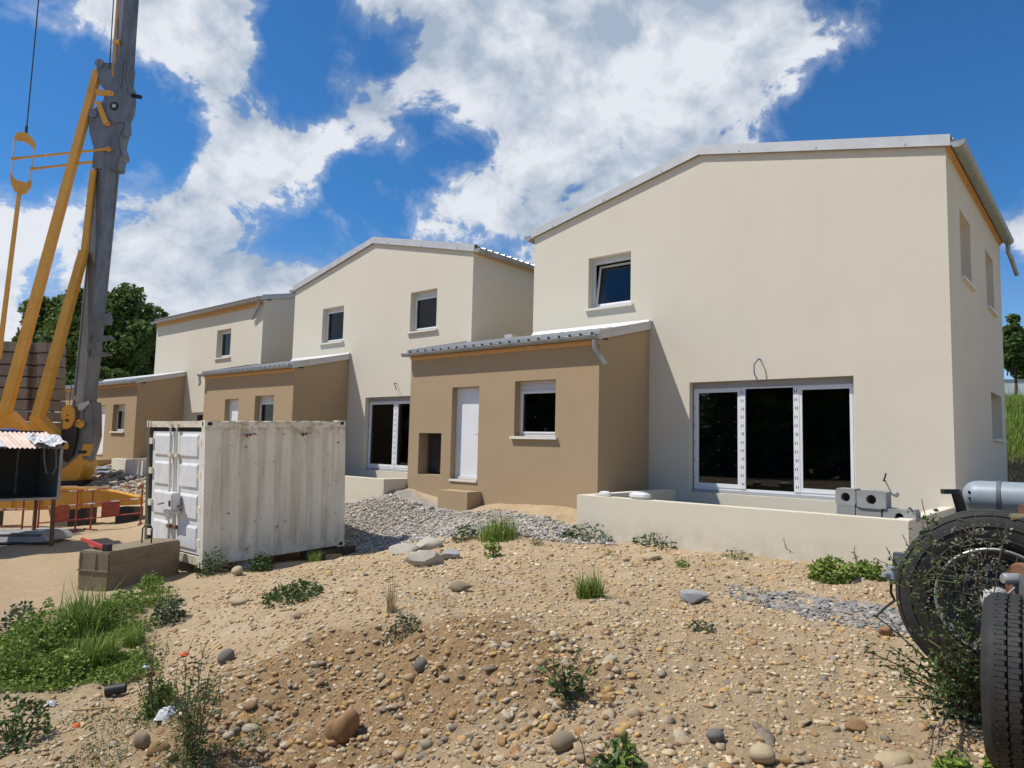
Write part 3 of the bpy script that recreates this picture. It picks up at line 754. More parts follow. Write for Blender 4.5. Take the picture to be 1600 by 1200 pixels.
# third house: eaves to the front
def eaves_house():
    X0, X1, Yb = -33.2, -23.95, 20.6; zt = 5.15; yr = (YA+Yb)/2; ridge = zt+SL*(yr-YA); zb = -2.2
    h = thing('eaves_house', ((X0+X1)/2, YA, -1.5), 'farthest cream house, whose long ribbed eave and timber fascia face the front', 'house', 'cream rendered houses in a row')
    g0 = onY(300, 640, YA); wx = g0[0]
    up = (-27.43, -26.3, 3.17, 4.29); dn = (wx, wx+1.6, -.2, 1.0)
    mb = MB(); wall(mb, front(YA), [(X0, zt), (X1, zt)], zb, [up, dn]); mb.build('facade_wall', M['cream'], h)
    pr = [(YA+.3, zt+SL*.3), (yr, ridge), (Yb, zt)]
    mb = MB(); wall(mb, rightw(X1), pr, zb, []); mb.build('gable_wall', M['cream'], h)
    mb = MB(); wall(mb, leftw(X0), pr, zb, []); mb.build('gable_wall', M['cream'], h)
    mb = MB(); wall(mb, lambda s, d, z: (s, Yb-d, z), [(X0+.3, zt), (X1-.3, zt)], zb, []); mb.build('rear_wall', M['cream'], h)
    window(h, front(YA), *up, box=.05); window(h, front(YA), *dn)
    MB().box(X0+.3, X1-.3, YA+.3, Yb-.3, 1.75, 1.95).build('floor', M['interior'], h)
    rf = MB(); eo = .11; n = math.hypot(1, SL)
    for sg, ye in ((1, YA), (-1, Yb)):
        rf.prism([(X0-.05, ye-sg*eo, zt-SL*eo+.03), (X0-.05, yr, ridge+.03), (X0-.05, yr, ridge+.13), (X0-.05, ye-sg*eo, zt-SL*eo+.13)], (X1-X0+.1, 0, 0))
    roof = rf.build('roof', M['fascia'], h)
    for sg, ye in ((1, YA), (-1, Yb)):
        ribbed((X0-.08, ye-sg*(eo+.03), zt-SL*(eo+.03)+.135), (1, 0, 0), np.array((0, sg, SL))/n, X1-X0+.16, (yr-YA+eo+.03)*n, 'roof_sheet', roof)
    for x in (X1+.05, X0-.065):
        fl = MB()
        for sg, ye in ((1, YA), (-1, Yb)):
            fl.prism([(x, ye-sg*eo, zt-SL*eo), (x, yr, ridge), (x, yr, ridge+.19), (x, ye-sg*eo, zt-SL*eo+.19)], (.015, 0, 0))
        fl.build('verge_flashing', M['flash'], roof)
    MB().box(X0, X1, YA-.03, YA-.003, zt-.22, zt-.02).box(X0, X1, YA-eo, YA-.03, zt-.03, zt-.01).build('fascia', M['fascia'], roof)
    gt = MB(); gutter(gt, (X0-.1, YA-eo-.09, zt), (X1+.08, YA-eo-.09, zt), (0, -1, 0), .085); gt.build('gutter', M['zinc'], roof)
    e = np.array((X1-.02, YA-eo-.09, zt-.06)); MB().tube([e, e+(0, 0, -.08), e+(-.08, .04, -.18), e+(-.62, .12, -.62)], .05, 10).build('downpipe', M['zinc'], h)
eaves_house()

def annex(name, X0, X1, label, Y0=YF, niche=False, door=None, win=None, pipe=None, zt=2.12, Yb=None, win_leaf=1, over=None):
    """low tan annex with a monopitch roof leaning on its house"""
    sl = .235; Yk = YA+.0; zb = -2.2
    a = thing(name, ((X0+X1)/2, Y0, -1.3), label, 'annex', 'tan rendered annexes')
    holes = [q for q in (door, win) if q]
    if niche: holes.append(niche)
    mb = MB(); wall(mb, front(Y0), [(X0, zt), (X1, zt)], zb, holes); mb.build('front_wall', M['tan'], a)
    back = YA-.004 if over is None else YA-.004
    zk = zt+sl*(back-Y0)
    mb = MB(); wall(mb, rightw(X1), [(Y0+.3, zt+sl*.3), (back, zk)], zb, []); mb.build('end_wall', M['tan'], a)
    mb = MB(); wall(mb, leftw(X0), [(Y0+.3, zt+sl*.3), (back, zk)], zb, []); mb.build('end_wall', M['tan'], a)
    MB().box(X0+.3, X1-.3, Y0+.3, back, ZF-.25, ZF-.02).build('floor', M['interior'], a)
    if over:   # the part between two houses runs on behind
        mb = MB(); mb.box(over[0], over[1], YA, over[2], zb, zk-.02); mb.build('rear_part', M['tan'], a)
    eo = .085; n = math.hypot(1, sl)
    rf = MB(); rf.prism([(X0-.04, Y0-eo, zt-sl*eo+.02), (X0-.04, back, zk+.02), (X0-.04, back, zk+.10), (X0-.04, Y0-eo, zt-sl*eo+.10)], (X1-X0+.08, 0, 0))
    roof = rf.build('roof', M['fascia'], a)
    ribbed((X0-.06, Y0-eo-.03, zt-sl*(eo+.03)+.105), (1, 0, 0), np.array((0, 1, sl))/n, X1-X0+.12, (back-Y0+eo+.03)*n-.01, 'roof_sheet', roof, rh=.045)
    for x in (X1+.04, X0-.055):
        fl = MB()
        fl.prism([(x, Y0-eo-.02, zt-sl*eo-.01), (x, back, zk-.0), (x, back, zk+.18), (x, Y0-eo-.02, zt-sl*eo+.17)], (.015, 0, 0))
        fl.prism([(x-.02, Y0-eo-.02, zt-sl*eo+.16), (x-.02, back, zk+.17), (x-.02, back, zk+.185), (x-.02, Y0-eo-.02, zt-sl*eo+.175)], (.055, 0, 0))
        fl.build('verge_flashing', M['flash'], roof)
    fl = MB(); fl.prism([(max(X0, over[1] if over else X0)+.05, back-.13, zk+.085), (max(X0, over[1] if over else X0)+.05, back, zk+.12), (max(X0, over[1] if over else X0)+.05, back, zk+.22)], (X1-max(X0, over[1] if over else X0)-.05, 0, 0))
    fl.build('wall_flashing', M['flash'], roof)
    MB().box(X0, X1, Y0-.03, Y0-.003, zt-.115, zt-.0).box(X0, X1, Y0-eo, Y0-.03, zt-.055, zt-.035).build('fascia', M['fascia'], roof)
    gt = MB(); gutter(gt, (X0-.12, Y0-eo-.09, zt+.045), (X1+.06, Y0-eo-.09, zt+.045), (0, -1, 0), .075); gt.build('gutter', M['zinc'], roof)
    if pipe == 'right':
        e = np.array((X1-.0, Y0-eo-.09, zt-.03)); MB().tube([e, e+(0, 0, -.16), e+(.04, .05, -.27), e+(.19, .12, -.50)], .045, 10).build('downpipe', M['zinc'], a)
    if pipe == 'left':
        e = np.array((X0-.06, Y0-eo-.09, zt-.03)); MB().tube([e, e+(0, 0, -.12), e+(-.05, .05, -.2), e+(-.42, .2, -.26)], .045, 10).build('downpipe', M['flash'], a)
    if door:
        P = front(Y0); s0, s1, z0, z1 = door; dep = .16; g = .004
        d = MB(); d.box8(P, s0+.062, s1-.062, dep+.012, dep+.07, z0+.06, z1-.06)
        dr = d.build('front_door', M['pvc'], a)
        f = MB(); f.box8(P, s0+g, s0+.06, dep, dep+.09, z0+g, z1-g); f.box8(P, s1-.06, s1-g, dep, dep+.09, z0+g, z1-g); f.box8(P, s0+.06, s1-.06, dep, dep+.09, z1-.06, z1-g); f.box8(P, s0+.06, s1-.06, dep-.02, dep+.09, z0+g, z0+.055)
        f.build('door_frame', M['pvc'], dr)
        hd = MB(); hd.box8(P, s1-.12, s1-.09, dep-.02, dep+.015, z0+1.0, z0+1.06); hd.box8(P, s1-.2, s1-.09, dep-.035, dep-.02, z0+1.02, z0+1.04); hd.box8(P, s1-.115, s1-.095, dep-.008, dep+.015, z0+.78, z0+.82)
        hd.build('handle', M['pvcgrey'], dr)
        mk = MB(); z = z0+.1
        while z < z1-.12: mk.box8(P, s0+.026, s0+.034, dep-.003, dep+.001, z, z+.03); z += .085
        s = s0+.1
        while s < s1-.1: mk.box8(P, s, s+.03, dep-.023, dep-.019, z0+.02, z0+.028); mk.box8(P, s, s+.03, dep-.003, dep+.001, z1-.034, z1-.026); s += .085
        mk.build('film_mark', M['pvcgrey'], dr)
        MB().box8(P, s0, s1, -.03, dep-.022, z0-.05, z0-.002).build('doorstep_sill', M['whitesill'], dr)
    if win: window(a, front(Y0), *win, box=.17, leaves=win_leaf)
    if niche:
        P = front(Y0); s0, s1, z0, z1 = niche; nb = MB(); dp_ = .42
        nb.box8(P, s0-.03, s1+.03, dp_, dp_+.03, z0-.03, z1+.03); nb.box8(P, s0-.03, s0-.002, .3, dp_, z0-.03, z1+.03); nb.box8(P, s1+.002, s1+.03, .3, dp_, z0-.03, z1+.03); nb.box8(P, s0, s1, .3, dp_, z0-.03, z0-.002); nb.box8(P, s0, s1, .3, dp_, z1+.002, z1+.03)
        nb.build('meter_niche', M['interior'], a)
        MB().box8(P, s0+.05, s1-.05, dp_-.05, dp_-.01, z0+.05, z1-.08).build('niche_panel', M['dark'], a)
    return a, zk
anA, zkA = annex('tan_annex', -13.28, -7.70, 'tan annex with a white front door, a square meter niche and a shuttered window', niche=(-12.91, -12.12, -.77, .22), door=(-11.80, -10.93, -.83, 1.29), win=(-9.87, -8.76, .18, 1.36), pipe='right', over=(-13.12, -11.02, 16.5))
tag(MB().box(-12.3, -12.05, 13.9, 14.2, zkA-.05, zkA+.32).build('roof_vent', M['flash'], anA))
anB, _ = annex('tan_annex', -24.12, -18.53, 'tan annex of the middle house, half hidden by the white container', door=(-22.62, -21.72, -.83, 1.27), win=(-20.69, -19.58, .18, 1.33), pipe='left', over=(-24.12, -21.87, 16.5))
wl = onY(180, 634, 11.6)[0]; wr = onY(196, 634, 11.6)[0]
d0 = onY(154, 640, 11.6)[0]; d1 = onY(165, 640, 11.6)[0]
anC, _ = annex('tan_annex', -39.2, -30.0, 'tan annex farthest left, partly behind the crane mast', Y0=11.6, door=(d0-.5, d1, -.83, 1.27), win=(wl-.2, wr, .15, 1.28), pipe='left')

# door steps
def step(name, pxl, pxr, Y0, z, label):
    a = onY(pxl, z, Y0)[0]; b = onY(pxr, z, Y0)[0]; zz = onY(pxl, z, Y0)[2]
    o = MB().box(a, b, Y0, YF-.003 if Y0 < YF-.1 else YF, -1.9, zz).build(name, M['tan'], None, bevel=.012); return tag(o, label, 'doorstep')
step('door_step', 684, 731, 11.10, 765, 'tan rendered block step below the white front door of the nearest annex')
def step_far():
    a = onY(143, 718, 11.15)[0]; z = onY(143, 717, 11.15)[2]
    o = MB().box(a-.4, a+.85, 11.1, 11.597, -1.9, z).build('door_step', M['tan'], None, bevel=.012); tag(o, 'tan step at the door of the farthest annex, right of the crane mast', 'doorstep')
step_far()

# terrace walls
def terrace(X0, X1, Y0, zt, label, cover=True, Ye=None):
    Ye = YA-.004 if Ye is None else Ye
    mb = MB(); w = .2
    poly = [(X0, Y0), (X1, Y0), (X1, Ye), (X1-w, Ye), (X1-w, Y0+w), (X0+w, Y0+w), (X0+w, Ye), (X0, Ye)]
    mb.prism([(x, y, -2.2) for x, y in poly], (0, 0, zt+2.2))
    o = mb.build('terrace_wall', M['creamlow'], None, bevel=.008); tag(o, label, 'low wall', 'low terrace walls before the houses')
    MB().box(X0+w+.002, X1-w-.002, Y0+w+.002, Ye-.3, -1.9, -1.12).build('terrace_bed', M['concrete'], o)
    return o
terrace(-7.24, -2.06, 10.2, -.855, 'long low cream terrace wall before the nearest house, concrete blocks behind it')
terrace(-19.4, -13.32, 10.85, -.905, 'low cream terrace wall of the middle house, its end right of the container')
zc = onY(176, 716, 10.6)[2]; xc_ = onY(175, 716, 10.6)[0]
terrace(xc_, xc_+6.0, 10.6, zc, 'low cream terrace wall left of the container, before the farthest annex')
# ------------------------------------------------------------------ shipping container
def container():
    O = np.array((-12.25, 6.01, -2.30)); t = math.radians(2.3); c, s = math.cos(t), math.sin(t)
    P = lambda x, y, z: O+np.array((x, y*c-z*s, y*s+z*c))
    W, L, Hh = 2.438, 2.991, 2.591
    h = thing('shipping_container', O, 'short white rust-streaked shipping container with double doors', 'container')
    cp = M['cpaint']; pw = .13
    for x0, x1 in ((-pw, 0), (-W, -W+pw)):
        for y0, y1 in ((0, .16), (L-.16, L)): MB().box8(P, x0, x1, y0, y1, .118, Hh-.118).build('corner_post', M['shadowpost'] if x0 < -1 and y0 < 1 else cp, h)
    for x0, x1 in ((-.165, .004), (-W-.004, -W+.165)):
        for y0, y1 in ((-.004, .18), (L-.18, L+.004)):
            for z0, z1 in ((0, .118), (Hh-.118, Hh+.004)):
                cc = MB(); cc.box8(P, x0, x1, y0, y1, z0, z1); o = cc.build('corner_casting', cp, h)
                xm = x1+.001 if x1 > -1 else x0-.001; q = MB(); ym = (y0+y1)/2; zm = (z0+z1)/2
                q.add([P(xm, ym+a*.05, zm+b*.032) for a, b in ((-.7, -1), (.7, -1), (1, 0), (.7, 1), (-.7, 1), (-1, 0))], [tuple(range(6))])
                if y0 < 1: q.add([P((x0+x1)/2+a*.026, y0-.001, zm+b*.042) for a, b in ((-1, -.8), (0, -1), (1, -.8), (1, .8), (0, 1), (-1, .8))], [tuple(range(6))])
                q.build('lifting_slot', M['mark'], o)
    for x0, x1 in ((-.07, -.003), (-W+.003, -W+.07)):
        MB().box8(P, x0, x1, .16, L-.16, Hh-.13, Hh-.02).build('top_rail', cp, h)
        MB().box8(P, x0, x1, .16, L-.16, .03, .19).build('bottom_rail', cp, h)
    MB().box8(P, -W+pw, -pw, .01, .13, Hh-.12, Hh-.005).build('door_header', cp, h)
    MB().box8(P, -W+pw, -pw, .02, .16, .02, .17).build('door_sill', cp, h)
    MB().box8(P, -W+pw, -pw, L-.12, L-.01, .03, Hh-.02).build('end_panel', cp, h)
    # corrugated long sides, drawn as one pressed sheet of wide flats and grooves
    for side in (0, 1):
        y = .16; pts = []; flat, sl_, gr_ = .15, .06, .08
        x_out, x_in = (-.008, -.050) if side == 0 else (-W+.008, -W+.050)
        pts.append((x_out, y))
        while y+flat+2*sl_+gr_ < L-.16:
            pts += [(x_out, y+flat), (x_in, y+flat+sl_), (x_in, y+flat+sl_+gr_), (x_out, y+flat+2*sl_+gr_)]; y += flat+2*sl_+gr_
        pts.append((x_out, L-.16)); vs = []; n = len(pts)
        for z in (.19, Hh-.13): vs += [P(a, b, z) for a, b in pts]
        MB().add(vs, [(i, i+1, n+i+1, n+i) for i in range(n-1)]).build('corrugated_side', cp, h)
    # roof: shallow ribs across, sun bleached
    mb = MB(); mb.box8(P, -W+.07, -.07, .13, L-.13, Hh-.06, Hh-.03)
    k = .2
    while k < L-.35: mb.box8(P, -W+.1, -.1, k, k+.14, Hh-.03, Hh-.008); k += .28
    mb.build('roof', cp, h)
    # small lashing brackets under the top rail and forklift pocket below
    for yy in (.72, 1.9):
        b = MB(); b.box8(P, -.012, .02, yy, yy+.26, Hh-.26, Hh-.245); b.box8(P, -.012, .022, yy+.06, yy+.09, Hh-.31, Hh-.26); b.box8(P, -.012, .022, yy+.13, yy+.15, Hh-.29, Hh-.26); b.build('lashing_bracket', M['rust'], h)
    # doors
    xm = -W/2; zb, zt = .20, Hh-.20
    MB().box8(P, -W+pw+.01, -pw-.01, .09, .11, .17, Hh-.125).build('door_seal', M['seal'], h)
    for a, b, lab in ((-W+pw+.06, xm-.03, 0), (xm+.03, -pw-.05, 1)):
        d = MB(); d.box8(P, a, b, .045, .085, zb, zt); door = d.build('container_door', M['cdoor'], h)
        hs = np.linspace(zb+.03, zt-.03, 6); edges = [(zb+.04, zb+.50), (zb+.58, zb+1.06), (zb+1.14, zb+1.62), (zb+1.70, zt-.04)]
        for z0, z1 in edges:
            i = .05; pr = MB(); pr.add([P(a+.12, .045, z0), P(b-.12, .045, z0), P(b-.12, .045, z1), P(a+.12, .045, z1), P(a+.15, .022, z0+i), P(b-.15, .022, z0+i), P(b-.15, .022, z1-i), P(a+.15, .022, z1-i)],
                               [(4, 5, 6, 7), (0, 1, 5, 4), (1, 2, 6, 5), (2, 3, 7, 6), (3, 0, 4, 7)])
            pr.build('pressed_panel', M['cdoor'], door)
        bx = b-.10 if lab == 0 else a+.10
        MB().tube([P(bx, -.01, .06), P(bx, -.01, Hh-.06)], .02, 8).build('locking_bar', cp, door)
        for z in (.09, .62, 1.1, 1.95, Hh-.1): MB().box8(P, bx-.06, bx+.06, -.03, .044, z-.03, z+.03).build('bar_bracket', M['rust'] if z in (.62, .09) else cp, door)
        hx = bx-.04 if lab == 0 else bx+.04; sg = -1 if lab == 0 else 1
        MB().bar(P(hx, -.04, 1.06), P(hx+sg*.32, -.05, 1.0), .05, .02).build('door_handle', M['rust'], door)
        ex = a if lab == 0 else b
        for z in (.42, 1.0, 1.62, 2.2): MB().box8(P, ex-.06, ex+.06, -.005, .044, z-.06, z+.06).build('hinge', cp, door)
    lb = MB(); lb.box8(P, xm+.02, xm+.34, -.17, .0, .95, 1.27); lb.box8(P, xm+.06, xm+.36, -.12, .0, .88, .95)
    o = lb.build('lock_box', M['cdoor'], h, bevel=.02); MB().box8(P, xm+.22, xm+.30, -.175, -.16, 1.03, 1.13).build('keyhole', M['mark'], o)
    # blocks that level it
    return O, P
CO, CPf = container()
for px, py, sx in ((216, 829, .42), (300, 893, .34)):
    p = gp(px, py)
sup = MB(); p = CPf(-2.6, -.1, 0); sup.box(p[0]-.28, p[0]+.22, p[1]-.30, p[1]+.18, H1(p[0], p[1])-.12, p[2]+.13)
tag(sup.build('levelling_block', M['rubble'], None, bevel=.03), 'pale concrete block at the far left foot of the white container', 'block')
sup = MB(); sup.obox(CPf(-.12, 2.7, -.09), (0, 1, 0), (1, 0, 0), (0, 0, 1), 1.2, .22, .14)
tag(sup.build('timber_packer', M['bark'], None), 'dark timber packer under the right end of the white container', 'timber')

# ------------------------------------------------------------------ concrete block on the yard
def big_block():
    near = np.array((-12.28, 4.50)); u = np.array((-.45, .893)); v = np.array((-.893, -.45)); zt, zb = -1.875, -2.52; L, W = 1.64, .60
    cc = near+u*L/2+v*W/2
    h = thing('ballast_block', (cc[0], cc[1], zb), 'large weathered concrete block lying before the container doors', 'concrete block')
    bm = bmesh.new(); bmesh.ops.create_cube(bm, size=1); bmesh.ops.scale(bm, vec=(L, W, zt-zb), verts=bm.verts)
    bmesh.ops.bevel(bm, geom=list(bm.edges), offset=.022, segments=2, affect='EDGES')
    bmesh.ops.subdivide_edges(bm, edges=list(bm.edges), cuts=3, use_grid_fill=True)
    for q in bm.verts:
        n_ = vn(np.array([q.co.x*9+q.co.z*5]), np.array([q.co.y*9-q.co.z*7]), 3)[0]; e = max(abs(q.co.x)/(L/2), abs(q.co.y)/(W/2))
        q.co += Vector((q.co.x/(L/2), q.co.y/(W/2), q.co.z/((zt-zb)/2)))*n_*.018
    me = bpy.data.meshes.new('body'); bm.to_mesh(me); bm.free(); me.materials.append(M['concrete'])
    for pl in me.polygons: pl.use_smooth = True
    me.set_sharp_from_angle(angle=math.radians(35))
    o = bpy.data.objects.new('body', me); COL.objects.link(o); o.parent = h; o.location = (0, 0, (zt-zb)/2)
    o.rotation_euler = (0, 0, math.atan2(u[1], u[0]))
    # casting joints: shallow proud bands
    B = lambda a, b, z: np.array((near[0]+u[0]*a+v[0]*b, near[1]+u[1]*a+v[1]*b, z))
    gr_ = MB(); gr_.box8(B, -.012, L+.012, -.010, -.0, zb+.27, zb+.285); gr_.box8(B, .02, .45, -.014, 0, zb+.44, zb+.45); gr_.box8(B, .62, 1.3, -.013, 0, zb+.47, zb+.48)
    gr_.box8(B, -.014, -.0, .0, W, zb+.33, zb+.35); gr_.box8(B, -.013, 0, .25, .27, zb+.35, zt-.02); gr_.box8(B, -.013, 0, .55, .57, zb+.35, zt-.02)
    gr_.build('casting_seam', M['concrete'], h)
    hk = MB(); c0 = B(L*.62, W*.5, zt-.05)
    hk.tube([c0, c0+(0, 0, .30), c0+(.02, .03, .36), c0+(.10, .09, .36), c0+(.12, .11, .30), c0+(.12, .11, 0)], .013, 6); hk.build('lifting_loop', M['black'], h)
    # red folding prop lying on top
    t = thing('folding_prop', B(.22, .5, zt), 'red folding prop with a black end lying on the concrete block', 'tool')
    p = MB(); p.bar(B(.1, .20, zt+.03), B(.42, .80, zt+.03), .045, .05); p.build('lower_arm', M['redtool'], t)
    p = MB(); p.bar(B(.1, .22, zt+.06), B(.30, .86, zt+.13), .04, .045); p.build('upper_arm', M['redtool'], t)
    p = MB(); p.obox(B(.1, .15, zt+.055), (u[0], u[1], 0), (v[0], v[1], 0), (0, 0, 1), .1, .1, .11); p.build('end_cap', M['black'], t)
big_block()

# ------------------------------------------------------------------ tower crane
CFH = np.array((CF[0], CF[1], 0))/math.hypot(CF[0], CF[1]); CRH = np.array((CR[0], CR[1], 0))/math.hypot(CR[0], CR[1])
def plate(mb, poly, D, thick):
    mb.prism([at(x, y, D)-CFH*thick/2 for x, y in poly], CFH*thick); return mb
def crane():
    D = 25.9; K = D/FPX
    base = at(100, 800, D)
    h = thing('tower_crane', (base[0], base[1], H1(base[0], base[1])), 'yellow and grey self-erecting tower crane with concrete ballast stack', 'crane')
    a35 = CFH*math.cos(.4)+CRH*math.sin(.4)
    # mast
    mb = MB(); mb.bar(at(131, 652, D), at(168, 262, D), .56, .50, .56, .50, up=a35); lower = mb.build('lower_mast', M['mast'], h)
    ed = MB()
    for sg in (-1, 1):
        for sh in (-1, 1):
            p, q = at(131, 640, D), at(168, 268, D); dd = (q-p)/np.linalg.norm(q-p); r_ = np.cross(dd, a35); r_ /= np.linalg.norm(r_); u_ = np.cross(r_, dd)
            ed.bar(p+r_*sg*.255+u_*sh*.228, q+r_*sg*.255+u_*sh*.228, .07, .07, up=a35)
    ed.build('mast_edge', M['mast'], lower)
    mb = MB(); mb.bar(at(190, 140, D), at(222, -330, D), .56, .50, .52, .46, up=a35); upper = mb.build('upper_mast', M['mast'], h)
    MB().bar(at(176, 120, D-.28), at(186, -40, D-.3), .05, .05).build('guide_rail', M['yellow'], upper)
    MB().obox(at(182, 66, D-.32), CRH, CFH, (0, 0, 1), .22, .12, .14).build('guide_bracket', M['yellow'], upper)
    # knuckle between the two mast lengths
    mb = MB(); plate(mb, [(174, 104), (161, 103), (157, 112), (163, 138), (172, 148), (166, 166), (152, 176), (145, 190), (146, 212), (153, 236), (150, 268), (189, 268), (191, 252), (197, 248), (196, 240), (192, 230), (196, 212), (200, 205), (199, 188), (204, 178), (207, 160), (207, 140), (203, 131), (206, 104)], D, .58)
    kn = mb.build('mast_knuckle', M['mast'], h, bevel=.03)
    mb = MB(); plate(mb, [(166, 150), (196, 140), (204, 150), (200, 178), (192, 190), (178, 192), (168, 178)], D-.32, .04); mb.build('side_plate', M['mast'], kn)
    mb = MB(); mb.lathe(at(178, 165, D-.36), CFH, [(.0, 0), (.14, 0), (.17, .02), (.17, .1)], 18); mb.build('pin_hole', M['black'], kn)
    mb = MB(); mb.lathe(at(178, 165, D-.37), CFH, [(.0, 0), (.075, 0), (.075, .03)], 14); mb.build('pin', M['flash'], kn)
    mb = MB(); mb.bar(at(205, 149, D), at(221, 152, D), .10, .12); mb.build('stop_arm', M['black'], kn)
    mb = MB()
    for y in (106, 184): mb.lathe(at(163 if y < 150 else 153, y, D), CFH, [(0, -.34), (.16, -.34), (.16, .34), (0, .34)], 16)
    mb.build('hinge_boss', M['mast'], kn)
    mb = MB(); plate(mb, [(186, 196), (200, 196), (199, 214), (186, 212)], D-.1, .3); mb.build('catch', M['mast'], kn)
    # lugs
    for pts in (((150, 496), (172, 488), (176, 500), (174, 508), (150, 506)), ((148, 524), (176, 526), (178, 530), (160, 534), (146, 534)), ((143, 546), (174, 553), (175, 556), (155, 558), (142, 558))):
        mb = MB(); plate(mb, pts, D-.28, .07); mb.build('mast_lug', M['mast'], lower)
    mb = MB(); plate(mb, [(122, 632), (138, 626), (140, 630), (128, 642), (122, 640)], D-.34, .05); mb.build('mast_lug', M['flash'], lower)
    mb = MB(); mb.lathe(at(119, 622, D-.42), CFH, [(0, 0), (.085, 0), (.085, .01)], 20); st = mb.build('round_sticker', M['white'], lower)
    mb = MB(); mb.lathe(at(119, 622, D-.425), CFH, [(.035, 0), (.052, 0), (.052, .006)], 18); mb.bar(at(117, 624, D-.43), at(122, 618, D-.43), .02, .004); mb.build('sticker_mark', M['mark'], st)
    # curved foot
    foot = [(112, 640), (152, 628), (153, 652), (153, 682), (147, 704), (138, 724), (124, 744), (112, 752), (96, 752), (97, 735), (106, 712), (113, 690), (114, 665)]
    mb = MB(); plate(mb, foot, D, .56); ft = mb.build('mast_foot', M['mast'], h, bevel=.02)
    mb = MB(); plate(mb, [(131, 694), (146, 694), (140, 712), (124, 712)], D-.30, .04); plate(mb, [(120, 718), (137, 718), (128, 732), (112, 732)], D-.30, .04); mb.build('yellow_patch', M['yellow'], ft)
    mb = MB(); plate(mb, [(122, 704), (136, 704), (134, 709), (121, 709)], D-.33, .02); mb.build('dark_plate', M['mark'], ft)
    mb = MB(); plate(mb, [(92, 752), (96, 738), (112, 730), (132, 712), (137, 708), (143, 722), (143, 728), (132, 750), (96, 753)], D+.1, .8); plate(mb, [(60, 755), (64, 748), (96, 738), (96, 754)], D, .9); mb.build('turntable', M['yellow'], h, bevel=.015)
    mb = MB(); plate(mb, [(95, 690), (99, 672), (112, 664), (122, 668), (120, 690), (114, 712), (104, 722), (97, 712)], D-.36, .14); mb.build('foot_link', M['black'], h)
    mb = MB(); plate(mb, [(96, 652), (98, 638), (104, 633), (112, 633), (117, 640), (117, 656), (111, 667), (104, 671), (97, 668)], D-.48, .10); sv = mb.build('sheave_cover', M['yellow'], h, bevel=.02)
    mb = MB(); plate(mb, [(102, 655), (104, 655), (104, 659), (102, 659)], D-.54, .02); plate(mb, [(105, 655), (107, 655), (107, 659), (105, 659)], D-.54, .02); plate(mb, [(104, 649), (106, 648), (106, 650), (104, 650)], D-.54, .02); mb.build('cover_slot', M['mark'], sv)
    mb = MB(); mb.lathe(at(122, 661, D-.5), CFH*.8+np.array((0, 0, -.4))+CRH*.3, [(.03, -.0), (.13, 0), (.13, .16), (.03, .16)], 18); mb.build('sheave_pin', M['yellow'], h)
    mb = MB(); mb.lathe(at(102, 698, D-.5), CFH, [(0, 0), (.10, 0), (.10, .2)], 16); mb.build('pivot_pin', M['yellow'], h)
    mb = MB(); mb.tube([at(108, 634, D-.5), at(112, 600, D-.3)], .012, 5); mb.tube([at(97, 655, D-.55), at(96, 680, D-.5), at(100, 700, D-.5)], .016, 5); mb.build('hoist_rope', M['rope'], h)
    # struts
    mb = MB(); mb.bar(at(153, 110, D-.1), at(8, 645, D-1.1), .24, .20, .34, .26, up=CFH); mb.build('main_strut', M['yellow'], h)
    for pts in (((150, 140), (172, 142), (178, 146), (172, 151), (150, 148)), ((150, 160), (157, 158), (170, 190), (168, 196), (162, 194))):
        mb = MB(); plate(mb, pts, D-.3, .1); mb.build('strut_link', M['yellow'], h)
    mb = MB()
    for x, y in ((174, 146), (167, 192), (168, 232)): mb.lathe(at(x, y, D-.40), CFH, [(.03, 0), (.085, 0), (.085, .14), (.03, .14)], 14)
    mb.build('strut_eye', M['yellow'], h)
    mb = MB(); mb.tube([at(150, 236, D-.2), at(147, 268, D-.25)], .04, 8); mb.build('piston_rod', M['flash'], h)
    mb = MB(); mb.tube([at(146, 266, D-.25), at(131, 398, D-.4)], .115, 12); mb.build('hydraulic_cylinder', M['yellow'], h)
    mb = MB(); mb.bar(at(131, 392, D-.4), at(58, 652, D-1.0), .26, .20, .32, .24, up=CFH); mb.build('rear_strut', M['yellow'], h)
    mb = MB(); mb.bar(at(136, 392, D-.2), at(68, 650, D-.6), .10, .16, .10, .16, up=CFH); mb.build('rear_strut', M['yellow'], h)
    # rotating platform arms that the struts stand on
    for p, q in (((2, 640), (62, 692)), ((50, 646), (98, 690))):
        mb = MB(); mb.prism([at(p[0]-4, p[1]+4, D-1.0), at(p[0]+8, p[1]+2, D-1.0), at(q[0], q[1], D-.4), at(q[0]-2, q[1]+20, D-.4), at(p[0]-6, p[1]+42, D-1.0)], CFH*.5); mb.build('platform_arm', M['yellow'], h)
    mb = MB(); plate(mb, [(-40, 690), (60, 682), (100, 692), (100, 722), (-40, 722)], D-.3, 1.3); mb.build('platform_deck', M['yellow'], h)
    # pendant hangers, rods, bar and hoist cable
    mb = MB(); plate(mb, [(23, 214), (26, 209), (34, 206), (44, 209), (52, 218), (55, 226), (54, 233), (46, 226), (36, 221), (24, 219)], D-.4, .07); hg = mb.build('hanger_plate', M['yellow'], h)
    mb = MB(); plate(mb, [(16, 270), (24, 281), (33, 283), (42, 286), (49, 282), (48, 292), (41, 302), (33, 304), (24, 300), (18, 288)], D-.4, .07); mb.build('hanger_plate', M['yellow'], h)
    for a, b in (((23, 216), (20, 246)), ((53, 232), (50, 262)), ((19, 248), (18, 276)), ((49, 264), (46, 284))):
        mb = MB(); mb.bar(at(*a, D-.4), at(*b, D-.4), .05, .03); mb.build('hanger_link', M['flash'], h)
